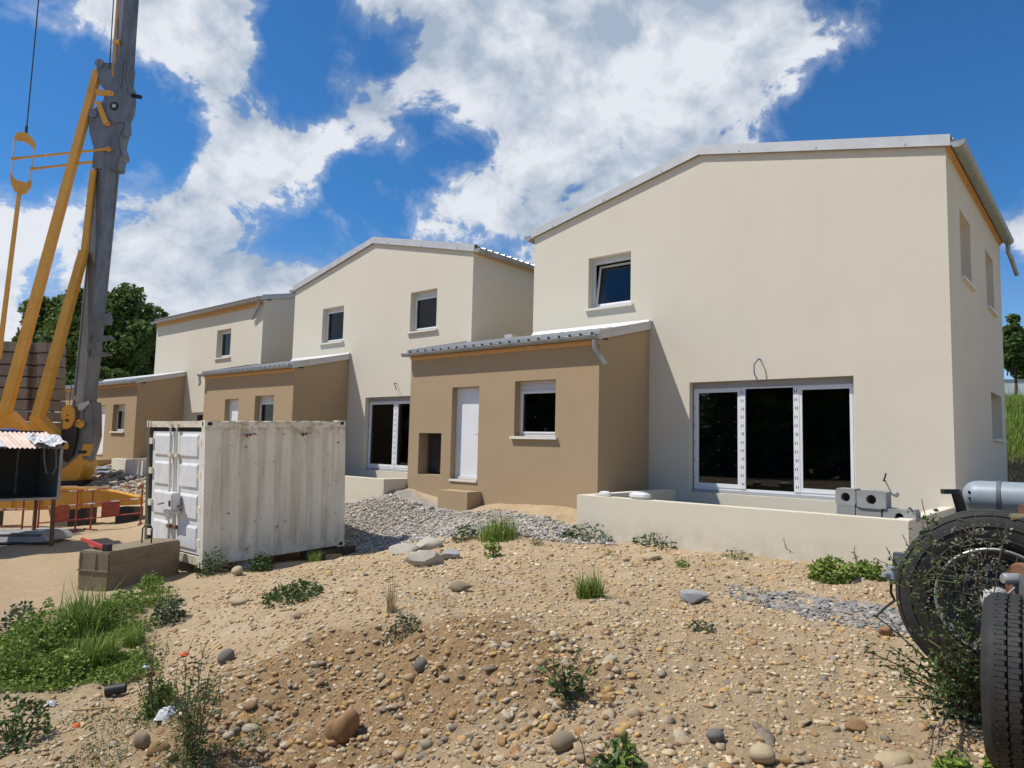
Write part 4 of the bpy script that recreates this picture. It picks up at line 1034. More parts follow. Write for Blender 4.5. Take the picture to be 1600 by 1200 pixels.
    for a, b in (((19, 248), (168, 233)), ((48, 264), (146, 253))):
        mb = MB(); mb.tube([at(*a, D-.4), at(*b, D-.3)], .045, 8); mb.bar(at(*a, D-.4), at(a[0]+18, a[1]-1.8, D-.4), .14, .08, .06, .06); mb.bar(at(*b, D-.3), at(b[0]-18, b[1]+1.8, D-.3), .12, .08, .06, .06); mb.build('tie_rod', M['yellow'], h)
    mb = MB(); mb.bar(at(30, 302, D-.4), at(-2, 560, D-.9), .11, .08, .15, .08, up=CFH); mb.build('pendant_bar', M['yellow'], h)
    mb = MB(); mb.tube([at(41, 208, D-.4), at(52, 90, D-.2), at(75, -160, D)], .022, 6); mb.tube([at(41, 207, D-.4), at(41.8, 197, D-.4)], .05, 6); mb.build('hoist_rope', M['rope'], h)
    mb = MB(); mb.tube([at(171, 108, D-.3), at(181, -60, D-.3)], .02, 6); mb.build('hoist_rope', M['rope'], h)
    # ballast: a stack of concrete slabs with a groove down the face
    Db = 27.9; ry = [535, 552, 571, 589, 606.5, 624, 641.5, 658, 676]
    for k in range(8):
        y0, y1 = ry[k]+.9, ry[k+1]-.7
        jx = rnd.uniform(-.7, .7)
        q0, q1 = [np.array(at(20+jx, y, Db)) for y in (y0, y1)]
        zt_, zb_ = q0[2], q1[2]; cx = at(20+jx, (y0+y1)/2, Db); kk = Db/FPX
        sx = lambda px: CRH*((px-20)*kk)
        poly = [cx+sx(-60)-CFH*.5, cx+sx(56)-CFH*.5, cx+sx(56)-CFH*.22, cx+sx(70)-CFH*.22, cx+sx(70)-CFH*.5, cx+sx(86)-CFH*.5, cx+sx(86)+CFH*.7, cx+sx(-60)+CFH*.7]
        mb = MB(); mb.prism([(p[0], p[1], zb_) for p in poly], (0, 0, zt_-zb_)); mb.build('ballast_slab', M['ballast'], h, bevel=.02)
    mb = MB(); p = at(20, 684, Db); mb.obox((p[0], p[1], p[2]-.12), CRH, CFH, (0, 0, 1), 2.9, 1.1, .22); mb.build('ballast_cradle', M['black'], h)
    # chassis with outrigger beams and feet
    D = 19.7
    mb = MB(); plate(mb, [(-60, 772), (20, 766), (98, 763), (122, 762), (150, 763), (185, 768), (219, 776), (220, 788), (160, 791), (118, 795), (-60, 799)], D-.2, .34); br = mb.build('outrigger_beam', M['yellow'], h, bevel=.015)
    rb = MB()
    for x in (16, 62, 122): plate(rb, [(x, 766), (x+3, 766), (x+3, 796), (x, 796)], D-.40, .06)
    rb.build('beam_rib', M['yellow'], br)
    p = at(70, 776, D); q = at(80, 770, 25.7); mb = MB(); mb.bar(p+CFH*.15, q, .40, .42); mb.build('chassis_beam', M['yellow'], h)
    mb = MB(); plate(mb, [(70, 752), (136, 750), (136, 764), (70, 766)], 25.9, .9); mb.build('slew_ring', M['black'], h)
    for x in (-20, 130, 203):
        p = at(x, 792, D-.1); z = H1(p[0], p[1]); mb = MB(); mb.obox((p[0], p[1], (p[2]+z)/2-.06), CRH, CFH, (0, 0, 1), .5 if x > 0 else .6, .5, p[2]-z+.12); mb.build('outrigger_foot', M['black'], h)
    # loose planks on the beam
    for a, b, d_ in (((96, 761.5), (168, 762), D-.2), ((40, 763), (118, 760), D-.1)):
        m2 = MB(); m2.bar(at(*a, d_), at(*b, d_), .16, .035); tag(m2.build('plank', M['wood'], None), 'weathered plank lying across the crane outrigger beam, %s' % ('the longer one in front' if d_ < D-.15 else 'the one behind'), 'plank')
    # blue sheet bundled on the deck
    bl = MB(); c = at(14, 684, D-1.4)
    bl.lathe(c+(0, 0, -.1), (0, 0, 1), [(.62, -.3), (.60, 0), (.50, .18), (.30, .29), (.08, .34), (0, .345)], 18)
    tag(bl.build('blue_drum', M['blue'], None), 'rounded blue cover on the crane deck behind the rusty shelter roof', 'drum')
crane()

# ------------------------------------------------------------------ steel shelter on legs
def shelter():
    Df = 15.7; c = at(96, 702, Df); zb = at(90, 778, Df)[2]; zt = c[2]; x1 = c[0]; x0 = x1-1.35; y1 = c[1]; y0 = y1-2.3
    gz = H1(x1-.1, y1-.1)
    h = thing('steel_shelter', (x1-.6, y1-1, gz), 'dark open-fronted steel shelter on legs, rusty ribbed roof', 'shelter')
    MB().box(x0, x0+.03, y0, y1, zb, zt+.40).build('back_panel', M['seal'], h)
    MB().box(x0+.03, x1, y1-.03, y1, zb, zt+.02).build('side_panel', M['chassis'], h)
    MB().box(x0+.03, x1, y0, y0+.03, zb, zt+.02).build('side_panel', M['chassis'], h)
    MB().box(x0+.03, x1-.005, y0+.03, y1-.03, zb, zb+.03).build('floor_panel', M['seal'], h)
    fr_ = MB(); fr_.box(x1-.02, x1+.03, y1-.03, y1+.03, zb-.04, zt+.0); fr_.box(x1-.0, x1+.03, y0, y1-.03, zb-.02, zb+.03); fr_.build('front_frame', M['greyblock'], h)
    for k in range(4): MB().box(x0+.032, x0+.06, y0+.3+k*.5, y0+.34+k*.5, zb+.03, zt+.12).build('back_rib', M['chassis'], h)
    # corrugated roof, higher at the back
    m_ = Mat('rust bleached roof sheet'); n = m_.rng(m_.noise(2.5, 6, .65, stretch=(.7, 3, 1)), .3, .7); q = m_.rng(m_.noise(9, 6, .7), .52, .7)
    m_.color(m_.mix(m_.mul(q, .6), m_.mix(n, (.52, .33, .24), (.70, .58, .50)), (.66, .60, .54))).rough(.7)
    P0 = np.array((x1+.06, y0-.1, zt+.0)); V = np.array((-1.45, 0, .36)); V /= np.linalg.norm(V); prof = []; L = y1-y0+.18; k = 0
    n_ = int(L/.02); vs = []
    for w in (0, 1.48):
        for i in range(n_+1): vs.append(P0+np.array((0, L*i/n_, .016*math.sin(i*.02*2*math.pi/.09)+.02))+V*w)
    MB().add(vs, [(i, i+1, n_+2+i, n_+1+i) for i in range(n_)], True).build('ribbed_roof', m_.m, h)
    ps = MB(); ps.box8(lambda a, b, d: P0+np.array((0, a, .045+d))+V*b, 0, L-1.12, .0, 1.4, 0, .006); ps.build('white_roof_panel', M['plastic'], h)
    lg = MB(); lg.bar((x1-.06, y1-.06, zb), (x1-.16, y1-.0, gz-.1), .07, .07); lg.build('leg', M['rust'], h)
    for x, y in ((x0+.1, y1-.06), (x0+.1, y0+.06), (x1-.06, y0+.06)):
        g = H1(x, y); MB().bar((x, y, zb), (x, y, g-.1), .07, .07).build('leg', M['rust'], h)
    # crumpled white cloth hanging over the corner of the roof
    cl = []; nn = 12
    for i in range(nn+1):
        for j in range(nn+1):
            u, v = i/nn, j/nn
            p = P0+np.array((0, L-.62+u*.66, .05))+V*(v*.75)+np.array((0, 0, .05*rnd.random()+.05*math.sin(u*9)*math.cos(v*7)+.04)); 
            cl.append(p)
    o = MB().add(cl, [(i*(nn+1)+j, i*(nn+1)+j+1, (i+1)*(nn+1)+j+1, (i+1)*(nn+1)+j) for i in range(nn) for j in range(nn)]).build('white_cloth', M['plastic'], None)
    tag(o, 'crumpled white cloth over the right end of the rusty shelter roof', 'cloth')
    rp = MB(); p = np.array((x1+.03, y1-.35, zt+.1)); rp.tube([p+(-.3, 0, .1), p, p+(.02, .02, -.35), p+(.02, .08, -.62), p+(.02, .2, -.66), p+(.02, .26, -.5), p+(.02, .22, .0)], .016, 6)
    tag(rp.build('hanging_cord', M['chassis'], None), 'loop of cord hanging from the rusty shelter roof edge', 'cord')
shelter()

# ------------------------------------------------------------------ red site barriers
def barrier(f0, f1, pl, label, spotted=False):
    a, b = gp(*f0), gp(*f1); d = (b-a)/np.linalg.norm(b-a)
    h = thing('site_barrier', (a+b)/2, label, 'barrier', 'red steel barriers before the crane')
    up = np.array((0, 0, 1.)); nrm = np.cross(d, up); L = np.linalg.norm(b-a)
    for p in (a, b):
        MB().tube([p-up*.05, p+up*1.06], .023, 7).build('post', M['reda'], h); MB().bar(p-nrm*.25+up*.02, p+nrm*.25+up*.02, .05, .03).build('foot', M['reda'], h)
    for z in (.30, .68, 1.04):
        r = MB(); r.tube([a+up*z, b+up*z], .016, 7); o = r.build('rail', M['reda'], h)
        if z > .5:
            for k in (.16, .52, .82): w = MB(); w.tube([a+up*z+d*L*k, a+up*z+d*(L*k+.20)], .019, 7); w.build('white_band', M['white'], o)
    if pl:
        q0, q1 = L*pl[0], L*pl[1]; m_ = M['reda']
        if spotted:
            mm = Mat('scraped red plate'); n = mm.rng(mm.noise(22, 4, .7), .48, .54); mm.color(mm.mix(n, (.36, .06, .05), (.66, .55, .50))).rough(.6); m_ = mm.m
        c = a+d*(q0+q1)/2+up*.49
        MB().obox(c, d, nrm, up, q1-q0, .012, .42).build('warning_plate', m_, h)
barrier((-24, 845), (33, 839), None, 'leftmost red steel barrier, cut by the picture edge')
barrier((58, 837), (141, 829), (.22, .56), 'red steel barrier with a plain red plate, under the dark shelter')
barrier((117, 831), (219, 819), (.38, .66), 'red steel barrier with a scraped red and white plate, beside the container')

# stack of panels under a grey sheet, lower left
def panel_stack():
    a = gp(-10, 850); b = gp(56, 852); d = (b-a)/np.linalg.norm(b-a); nrm = np.array((-d[1], d[0], 0)); up = np.array((0, 0, 1.)); c = (a+b)/2-d*.3+nrm*.5; z0 = min(a[2], b[2])
    h = thing('panel_stack', (c[0], c[1], z0), 'stack of boards under a grey sheet, low at the left edge', 'stack')
    for k in range(3): MB().obox((c[0], c[1], z0+.06+k*.075), d, nrm, up, 1.9-.1*k, 1.0, .05).build('board', M['chassis'], h)
    nn = 16; vs = []
    for i in range(nn+1):
        for j in range(nn+1):
            u, v = i/nn-.5, j/nn-.5; e = max(abs(u), abs(v))
            z = z0+.26+.05*vn(np.array([u*6]), np.array([v*6]), 3)[0]-max(0, e-.42)*2.4; vs.append(np.array((c[0], c[1], z))+d*u*2.0+nrm*v*1.1)
    MB().add(vs, [(i*(nn+1)+j, i*(nn+1)+j+1, (i+1)*(nn+1)+j+1, (i+1)*(nn+1)+j) for i in range(nn) for j in range(nn)], True).build('grey_sheet', M['greyblock'], h)
    s = MB(); p = gp(62, 846); s.obox(p+(0, 0, .08), d, nrm, up, .5, .4, .12); s.build('loose_board', M['greybox'], h)
panel_stack()

# ------------------------------------------------------------------ hollow blocks behind the terrace wall
def hollow_block(px0, px1, py0, py1, Y, label, deep=.30, hole=True):
    a = onY(px0, py1, Y); b = onY(px1, py1, Y); zt = onY((px0+px1)/2, py0, Y)[2]; zb = (a[2]+b[2])/2; w = b[0]-a[0]; hh = zt-zb
    t = thing('hollow_block', ((a[0]+b[0])/2, Y+deep/2, zb), label, 'concrete block', 'grey concrete blocks behind the terrace wall')
    x0, x1 = a[0]+.004, b[0]-.004; zb += .003; zc = (zt+zb)/2; xc = (x0+x1)/2; r = min(w, hh)*.26; n = 24
    if not hole:
        MB().box(x0, x1, Y, Y+deep, zb, zt).build('block_body', M['greyblock'], t, bevel=.006); return t, zb
    ring = [(xc+r*math.cos(2*math.pi*k/n), zc+r*math.sin(2*math.pi*k/n)) for k in range(n)]
    def sq(k):
        an = 2*math.pi*k/n; cx, cz = math.cos(an), math.sin(an); s = min((x1-xc)/max(abs(cx), 1e-6), (zt-zc)/max(abs(cz), 1e-6)); return xc+cx*s, zc+cz*s
    outer = [sq(k) for k in range(n)]
    mb = MB(); vs = []
    for Yq in (Y, Y+deep): vs += [(x, Yq, z) for x, z in outer]+[(x, Yq, z) for x, z in ring]
    fs = []
    for k in range(n):
        j = (k+1) % n; fs += [(k, j, n+j, n+k), (2*n+k, 3*n+k, 3*n+j, 2*n+j), (k, 2*n+k, 2*n+j, j), (n+k, n+j, 3*n+j, 3*n+k)]
    mb.add(vs, fs); mb.build('block_body', M['greyblock'], t)
    MB().add([(x, Y+deep*.6, z) for x, z in ring], [tuple(range(n))]).build('hole_web', M['darkstone'], t)
    return t, zb
rowY = 10.62
t1 = onY(1340, 811, rowY)[2]
for a in (((1307, 1337), (789.5, 812), 'lower left grey block, directly under another block'), ((1337, 1378), (794.5, 817), 'grey block with a broken edge, bottom middle of the stack'), ((1379, 1432), (796, 820), 'lowest right grey block standing alone at the end of the stack')):
    hollow_block(*a[0], *a[1], rowY-.03, a[2], hole=a[0][0] > 1370)
hollow_block(1305, 1337.5, 763.5, 790, rowY-.03, 'upper left grey block with a round hole, against the window corner')
hollow_block(1338, 1385, 766.5, 795, rowY-.05, 'upper right grey block with a round hole, top of the stack')
bed = MB(); p0 = onY(1300, 812, rowY); bed.box(p0[0]-.3, -2.3, rowY-.1, rowY+.5, -1.12, min(onY(1320, 812, rowY)[2], onY(1420, 820, rowY)[2], onY(1355, 817, rowY)[2])+.004)
tag(bed.build('timber_bearer', M['wood'], None), 'timber bearer under the grey blocks behind the terrace wall', 'timber')
def bag(px, py, Y, sx, label):
    p = onY(px, py, Y); mb = MB(); prof = [(.0, -.055), (.7, -.05), (1, -.01), (.95, .03), (.6, .055), (0, .06)]
    mb.lathe((p[0], p[1], p[2]), (0, 0, 1), [(r*sx, h) for r, h in prof], 18)
    o = mb.build('folded_bag', M['plastic'], None)
    for v in o.data.vertices: v.co.y = (v.co.y-p[1])*.5+p[1]; v.co.z += .02*vn(np.array([v.co.x*9]), np.array([v.co.y*14]), 5)[0]
    tag(o, label, 'bag')
bag(1000, 775, 10.3, .20, 'folded pale bag lying on the long terrace wall')
bag(945, 772, 10.3, .12, 'smaller flat pale bag at the left end of the long terrace wall')

# ------------------------------------------------------------------ site trailer at the right edge
def trailer():
    c = at(1556, 934, 4.02); toc = -c.copy(); toc[2] = 0; toc /= np.linalg.norm(toc); ax = toc  # the wheel turns its face to the camera side
    gz = H1(c[0], c[1])
    h = thing('site_trailer', (c[0]+.5, c[1]+.3, gz), 'old site trailer cut by the picture edge, with black tyres and grey air tank', 'trailer')
    R = .485
    w = MB(); w.lathe(c, ax, [(.30, -.13), (.36, -.15), (.46, -.145), (.495, -.125), (R, -.08), (R, .08), (.495, .125), (.46, .145), (.40, .155), (.33, .145), (.295, .12), (.285, .09), (.285, -.1)], 56, closed=True)
    ty = w.build('big_wheel_tyre', M['tyre'], h)
    g = MB()
    for rr in (.345, .415, .475): g.lathe(c, ax, [(rr-.004, .152 if rr < .45 else .136), (rr, .162 if rr < .45 else .144), (rr+.004, .152 if rr < .45 else .136)], 56)
    for o_ in (-.055, 0, .055): g.lathe(c, ax, [(R-.001, o_-.02), (R+.008, o_-.018), (R+.008, o_+.018), (R-.001, o_+.02)], 56)
    g.build('tyre_ridge', M['tyre'], ty)
    r = MB(); r.lathe(c, ax, [(.288, .13), (.292, .148), (.283, .15), (.272, .125), (.262, .07), (.255, -.02), (.2, -.06), (.14, -.05), (.12, -.02), (.10, .0), (.10, .05), (.085, .07), (0, .072)], 44); rm = r.build('rim', M['chassis'], h)
    q = MB(); q.lathe(c, ax, [(.286, .140), (.296, .150), (.290, .156), (.281, .151)], 48, closed=True); q.build('rim_edge', M['rim'], rm)
    hb = MB(); hb.lathe(c, ax, [(.075, .073), (.07, .12), (.05, .135), (0, .137)], 20); hb.build('hub_cap', M['flash'], rm)
    side = np.cross(np.array((0, 0, 1.)), ax)
    for k in range(8):
        an = k*math.pi/4+.2; p = c+side*math.cos(an)*.165+np.array((0, 0, 1.))*math.sin(an)*.165+ax*(-.05); MB().lathe(p, ax, [(.02, 0), (.02, .04), (0, .04)], 6).build('wheel_nut', M['rim'], rm)
    for k in range(5):
        an = k*2*math.pi/5; p = c+side*math.cos(an)*.215+np.array((0, 0, 1.))*math.sin(an)*.215+ax*(-.045); MB().lathe(p, ax, [(.03, 0), (.03, .004), (0, .004)], 12).build('vent_hole', M['mark'], rm)
    # tank
    D = 4.7; p = at(1503, 773.5, D); rr = 23.5*D/FPX; axx = np.array((1., 0, 0))
    t = MB(); t.lathe(p, axx, [(0, 0), (rr*.5, .012), (rr*.8, .035), (rr*.95, .065), (rr, .10), (rr, 1.25), (rr*.8, 1.32), (0, 1.34)], 36); tk = t.build('air_tank', M['tank'], h)
    for o_ in (.20, .80): MB().lathe(p, axx, [(rr+.001, o_), (rr+.006, o_), (rr+.006, o_+.022), (rr+.001, o_+.022)], 36).build('tank_strap', M['chassis'], tk)
    bt = MB()
    for a_, b_ in ((.4, .3), (.45, -.35), (-.2, -.5)): bt.lathe(p+np.array((.055, -rr*.82, 0))+np.array((0, 0, rr*a_*.6)), (0, -1, 0), [(.008, 0), (.008, .012), (0, .012)], 8)
    bt.build('tank_bolt', M['mark'], tk)
    # bracket, chassis rails behind the wheel
    b = MB(); b.bar(at(1472, 768, 4.6), at(1497, 768, 4.6), .035, .03); b.bar(at(1494, 768, 4.6), at(1503, 800, 4.6), .06, .05); b.build('tank_bracket', M['black'], h)
    ch = MB(); q0 = c+np.array((-.62, .42, .15)); ch.box(q0[0], q0[0]+2.6, q0[1], q0[1]+.08, c[2]+.0, c[2]+.14); ch.box(q0[0]+.9, q0[0]+1.0, q0[1]-.3, q0[1]+1.5, c[2]+.02, c[2]+.12); ch.build('chassis_rail', M['chassis'], h)
    ax_ = MB(); ax_.tube([c-ax*.12, c-ax*.9], .06, 12); ax_.build('axle', M['chassis'], h)
    lg = MB(); lg.box(q0[0]+.75, q0[0]+.83, q0[1]+.0, q0[1]+.08, gz-.1, c[2]+.0); lg.box(q0[0]+2.3, q0[0]+2.38, q0[1], q0[1]+.08, gz-.2, c[2]); lg.build('support_leg', M['chassis'], h)
    lb = MB(); s_ = at(1400, 896, 4.25); lb.obox(s_, CRH, CFH, (0, 0, 1), .085, .09, .085); lb.obox(s_-CRH*.055-CFH*.0-(0, 0, .012), CRH, CFH, (0, 0, 1), .05, .05, .03); lp = lb.build('marker_lamp', M['greybox'], h, bevel=.006)
    MB().obox(s_+np.array((0, 0, .02))-CFH*.047, CRH, CFH, (0, 0, 1), .04, .01, .025).build('lamp_lens', M['rim'], lp)
    br = MB(); br.bar(s_+(0, 0, -.05)-CRH*.0, at(1470, 912, 4.35), .05, .03); br.build('lamp_bracket', M['black'], h)
    cb = MB(); cb.tube([s_+(0, 0, -.05)-CRH*.03, at(1392, 926, 4.25), at(1398, 938, 4.25), at(1380, 952, 4.3), at(1370, 962, 4.3)], .008, 6); cb.build('loose_wire', M['mark'], h)
    # small second wheel, tread towards the camera
    R2 = .372; c2 = at(1603, 1067, 3.12); axx = np.array((1., .06, 0)); axx /= np.linalg.norm(axx)
    w = MB(); hw = .135; prof = [(R2-.13, -.10), (R2-.09, -.135), (R2-.03, -hw-.01), (R2-.008, -hw+.01)]
    for i, o_ in enumerate((-.075, -.026, .026, .075)):
        prof += [(R2, o_-.022+(.0 if i else -.015)), (R2+.002, o_), (R2, o_+.018+(.0 if i < 3 else .015))]
        if i < 3: prof += [(R2-.016, o_+.021), (R2-.016, o_+.027)]
    prof += [(R2-.008, hw-.01), (R2-.03, hw+.01), (R2-.09, .135), (R2-.13, .10)]
    w.lathe(c2, axx, prof, 72, closed=True); t2 = w.build('small_wheel_tyre', M['tyre'], h, sharp=28)
    sp = MB(); up = np.array((0, 0, 1.)); sd = np.cross(axx, up)
    for k in range(108):
        an = 2*math.pi*k/108
        rd = sd*math.cos(an)+up*math.sin(an); tg = np.cross(axx, rd)
        for o_ in (-.075, -.026, .026, .075): sp.obox(c2+axx*(o_+.004*(-1)**k)+rd*(R2+.0025), axx, tg, rd, .036, .0195, .006)
    so_ = sp.build('tread_blocks', M['tyre'], t2); so_['kind'] = 'stuff'
    r = MB(); r.lathe(c2, axx, [(R2-.13, -.10), (R2-.15, -.08), (.12, -.03), (0, -.03)], 30); r.build('small_wheel_rim', M['rust'], h)
    # spindle, rusty disc and chain hook above the small wheel
    s0 = at(1566, 904, 3.45); s1 = at(1592, 905, 3.45); s2 = at(1612, 906, 3.45)
    m = MB(); dx = (s1-s0)/np.linalg.norm(s1-s0); m.lathe(s0, dx, [(0, 0), (.022, .002), (.028, .012), (.028, .14)], 18); m.build('spindle', M['rim'], h)
    m = MB(); m.lathe(s1+(0, 0, -.03), dx, [(.04, 0), (.10, 0), (.11, .01), (.11, .03), (.04, .035)], 26); m.build('brake_disc', M['rust'], h)
    m = MB(); m.bar(s1+dx*.02, c2+(0, 0, .0)+axx*.2, .07, .07); m.bar(s1+dx*.02, c+(.35, .1, .05), .06, .06); m.build('stub_axle', M['chassis'], h)
    m = MB(); k0 = at(1586, 918, 3.4); m.tube([k0, k0+(-.02, 0, -.025), k0+(-.045, 0, -.045), k0+(-.05, 0, -.075), k0+(-.03, 0, -.085)], .006, 6); m.tube([k0+(-.0, 0, -.03), k0+(-.01, 0, -.06), k0+(.0, 0, -.085)], .006, 6); m.build('chain_hook', M['rim'], h)
    s0 = at(1579, 808, 3.9); m = MB(); m.lathe(s0, CRH, [(0, 0), (.018, 0), (.02, .01), (.02, .16)], 14); m.build('brass_fitting', simple('dull brass', (.45, .36, .20), .4, .1, 5, .7), h)
    m = MB(); m.obox(at(1606, 806, 3.95), CRH, CFH, (0, 0, 1), .06, .06, .12); m.build('valve_block', M['rust'], h)
    m = MB(); m.bar(at(1606, 820, 3.95), c+(.3, .25, .1), .05, .05); m.build('valve_stay', M['chassis'], h)
trailer()
# ------------------------------------------------------------------ stones
def ico(sub):
    bm = bmesh.new(); bmesh.ops.create_icosphere(bm, subdivisions=sub, radius=1); V = np.array([v.co[:] for v in bm.verts]); F = np.array([[v.index for v in f.verts] for f in bm.faces]); bm.free(); return V, F
def deform(V, seed, amp=.22, angular=0.):
    r = np.random.default_rng(seed); V = V.copy(); n = np.zeros(len(V))
    for k in range(5):
        d = r.normal(size=3); d /= np.linalg.norm(d); n += np.sin(V@d*r.uniform(1.2, 3.2)+r.uniform(0, 6))*amp/(1+.5*k)
    V = V*(1+n*.6)[:, None]
    for k in range(int(angular)):      # shear off flat facets
        d = r.normal(size=3); d /= np.linalg.norm(d); h = V@d; lim = r.uniform(.45, .75); V = V-np.outer(np.maximum(h-lim, 0), d)*.95
    return V
TONES = np.array([(.36,.25,.13),(.42,.31,.18),(.31,.20,.11),(.42,.34,.23),(.30,.245,.17),(.38,.315,.22),(.29,.18,.10),(.45,.29,.11),(.22,.185,.14),(.50,.43,.31),(.38,.26,.15),(.40,.32,.21)])
def stone_mass(name, X, Y, S, C, sub, seed, label=None, flat=(.45, .85), ang=0, m='stones', smooth=True, sink=.3):
    Vb, Fb = ico(sub); nv = 6; vars_ = [deform(Vb, seed+k, .25, ang) for k in range(nv)]
    n = len(X); Z = H(X, Y); r = np.random.default_rng(seed)
    sx = S*r.uniform(.75, 1.3, n); sy = S*r.uniform(.6, 1.0, n); sz = S*r.uniform(*flat, n)
    th = r.uniform(0, 6.283, n); tl = r.normal(0, .28, n); tp = r.integers(0, nv, n)
    B = np.stack(vars_)[tp]                                           # n, v, 3
    P = B*np.stack([sx, sy, sz], -1)[:, None, :]
    ct, st = np.cos(tl)[:, None], np.sin(tl)[:, None]; y = P[..., 1]*ct-P[..., 2]*st; z = P[..., 1]*st+P[..., 2]*ct
    c, s = np.cos(th)[:, None], np.sin(th)[:, None]; x2 = P[..., 0]*c-y*s; y2 = P[..., 0]*s+y*c
    W = np.stack([x2+X[:, None], y2+Y[:, None], z+(Z+sz*(1-2*sink))[:, None]], -1)
    F = Fb[None]+(np.arange(n)*len(Vb))[:, None, None]
    col = np.repeat(np.concatenate([C, np.ones((n, 1))], 1), len(Vb), 0)
    o = np_mesh(name, W.reshape(-1, 3), F.reshape(-1, 3), M[m], smooth=smooth, color=col)
    tag(o, label, None, None, 'stuff'); return o
def polar(n, r0, r1, a0, a1, seed, bias=0.0):
    g = np.random.default_rng(seed); u = g.random(n)**(1+bias); r = r0*(r1/r0)**u; a = np.radians(g.uniform(a0, a1, n)); th = YAW-a+math.pi/2
    return r*np.cos(th), r*np.sin(th)
def footprint_ok(x, y):
    ok = ~((y > 11.0) & (x < -1.8) & (x > -40))
    ok &= ~((x > -7.4) & (x < -1.9) & (y > 10.0))
    ok &= ~((x > -14.9) & (x < -12.1) & (y > 5.8) & (y < 9.2))
    ok &= ~((x < -13.2) & (y > 10.7))
    return ok
def pick_tones(n, seed, pal=TONES, var=.16):
    g = np.random.default_rng(seed); return np.clip(pal[g.integers(0, len(pal), n)]*g.uniform(1-var, 1+var, (n, 1)), 0, 1)

# grit and pebbles nobody could count
x, y = polar(62000, 2.2, 13, -42, 46, 1); g_, s_, d_, yd = zones(x, y); gm = grass_mask(x, y)
keep = footprint_ok(x, y) & (rng.random(len(x)) < 1-.93*yd) & (gm < .5)
patch = .5+1.2*np.clip(vn(x*.8, y*.8, 77)+.35, 0, 1)
keep &= rng.random(len(x)) < patch
x, y = x[keep], y[keep]; S = np.exp(rng.normal(math.log(.0092), .55, len(x))); S = np.clip(S, .004, .03)*np.clip(np.hypot(x, y)/5, .85, 2)
pal = TONES[[0, 1, 3, 7, 10, 11, 3, 9, 9, 9, 4, 2]]
stone_mass('pebbles', x, y, S, np.clip(pick_tones(len(x), 2, pal)*np.array((1.30, 1.26, 1.18)), 0, .75), 1, 3, 'small tan pebbles strewn over the sandy ground', flat=(.3, .75), ang=4, sink=.42)
x, y = polar(6800, 2.2, 10.5, -42, 44, 4); g_, s_, d_, yd = zones(x, y); gm = grass_mask(x, y)
keep = footprint_ok(x, y) & (rng.random(len(x)) < (1-.95*yd)) & (gm < .4) & (rng.random(len(x)) < .45+.9*np.clip(vn(x*.7, y*.7, 78)+.3, 0, 1)); x, y = x[keep], y[keep]
S = np.clip(np.exp(rng.normal(math.log(.019), .32, len(x))), .011, .034)
stone_mass('cobbles', x, y, S, np.clip(pick_tones(len(x), 5)*np.array((1.2, 1.17, 1.1)), 0, .7), 2, 6, 'rounded cobbles scattered over the mound and level ground', flat=(.35, .75), ang=2, sink=.36)
n = 1000; px = rng.uniform(330, 1000, n); py = 985+rng.random(n)*212; P_ = hit_base(px, py); keep = (px > 440) | (py > 1010); x, y = P_[keep, 0], P_[keep, 1]
S = np.clip(np.exp(rng.normal(math.log(.021), .38, len(x))), .011, .045)
stone_mass('mound_cobbles', x, y, S, pick_tones(len(x), 15), 2, 16, 'mixed river cobbles sticking out of the mound face', flat=(.4, .8), ang=2, sink=.40)
# grey gravel heap below the tan annex
n = 9000; x = g_heap[0]+rng.normal(0, 1.75, n); y = g_heap[1]+rng.normal(0, .8, n); k2 = 5500
x = np.concatenate([x, g_heap2[0]+rng.normal(0, 1.7, k2)]); y = np.concatenate([y, g_heap2[1]+rng.normal(0, .42, k2)])
g_, s_, d_, yd = zones(x, y); keep = footprint_ok(x, y) & (g_ > .25) & ((x > -12.05) | (y > 9.2)) & (y < 11.45); x, y = x[keep], y[keep]
GP = np.array([(.46,.445,.41),(.54,.52,.48),(.36,.35,.33),(.58,.55,.49),(.48,.41,.31),(.50,.42,.30)])
stone_mass('gravel', x, y, np.clip(np.exp(rng.normal(math.log(.026), .32, len(x))), .013, .06), pick_tones(len(x), 8, GP), 1, 9, 'heap of pale grey crushed gravel before the tan annex', ang=5, smooth=False, sink=.25)
n = 3600; x = g_slate[0]+rng.normal(0, .8, n); y = g_slate[1]+rng.normal(0, .55, n); k2 = 1800
x = np.concatenate([x, g_slate2[0]+rng.normal(0, .5, k2)]); y = np.concatenate([y, g_slate2[1]+rng.normal(0, .35, k2)])
g_, s_, d_, yd = zones(x, y); keep = (s_ > .3) & footprint_ok(x, y); x, y = x[keep], y[keep]
SP = np.array([(.24,.235,.225),(.30,.29,.275),(.19,.187,.18),(.36,.34,.30),(.36,.29,.20)])
stone_mass('slate_gravel', x, y, np.clip(np.exp(rng.normal(math.log(.026), .35, len(x))), .012, .075), pick_tones(len(x), 10, SP), 1, 11, 'patch of flat blue grey slate gravel near the trailer', flat=(.25, .5), ang=5, smooth=False, sink=.3)
# mixed rubble between the crane and the far annex
n = 1500; x = rng.uniform(-30, -16, n); y = rng.uniform(9.3, 11.2, n); keep = footprint_ok(x, y); x, y = x[keep], y[keep]
stone_mass('rubble', x, y, np.clip(np.exp(rng.normal(math.log(.06), .5, len(x))), .02, .2), pick_tones(len(x), 12, np.array([(.46,.40,.31),(.50,.46,.38),(.36,.29,.2)])), 1, 13, 'pale rubble on the ground before the far annex', ang=4, smooth=False, sink=.25)

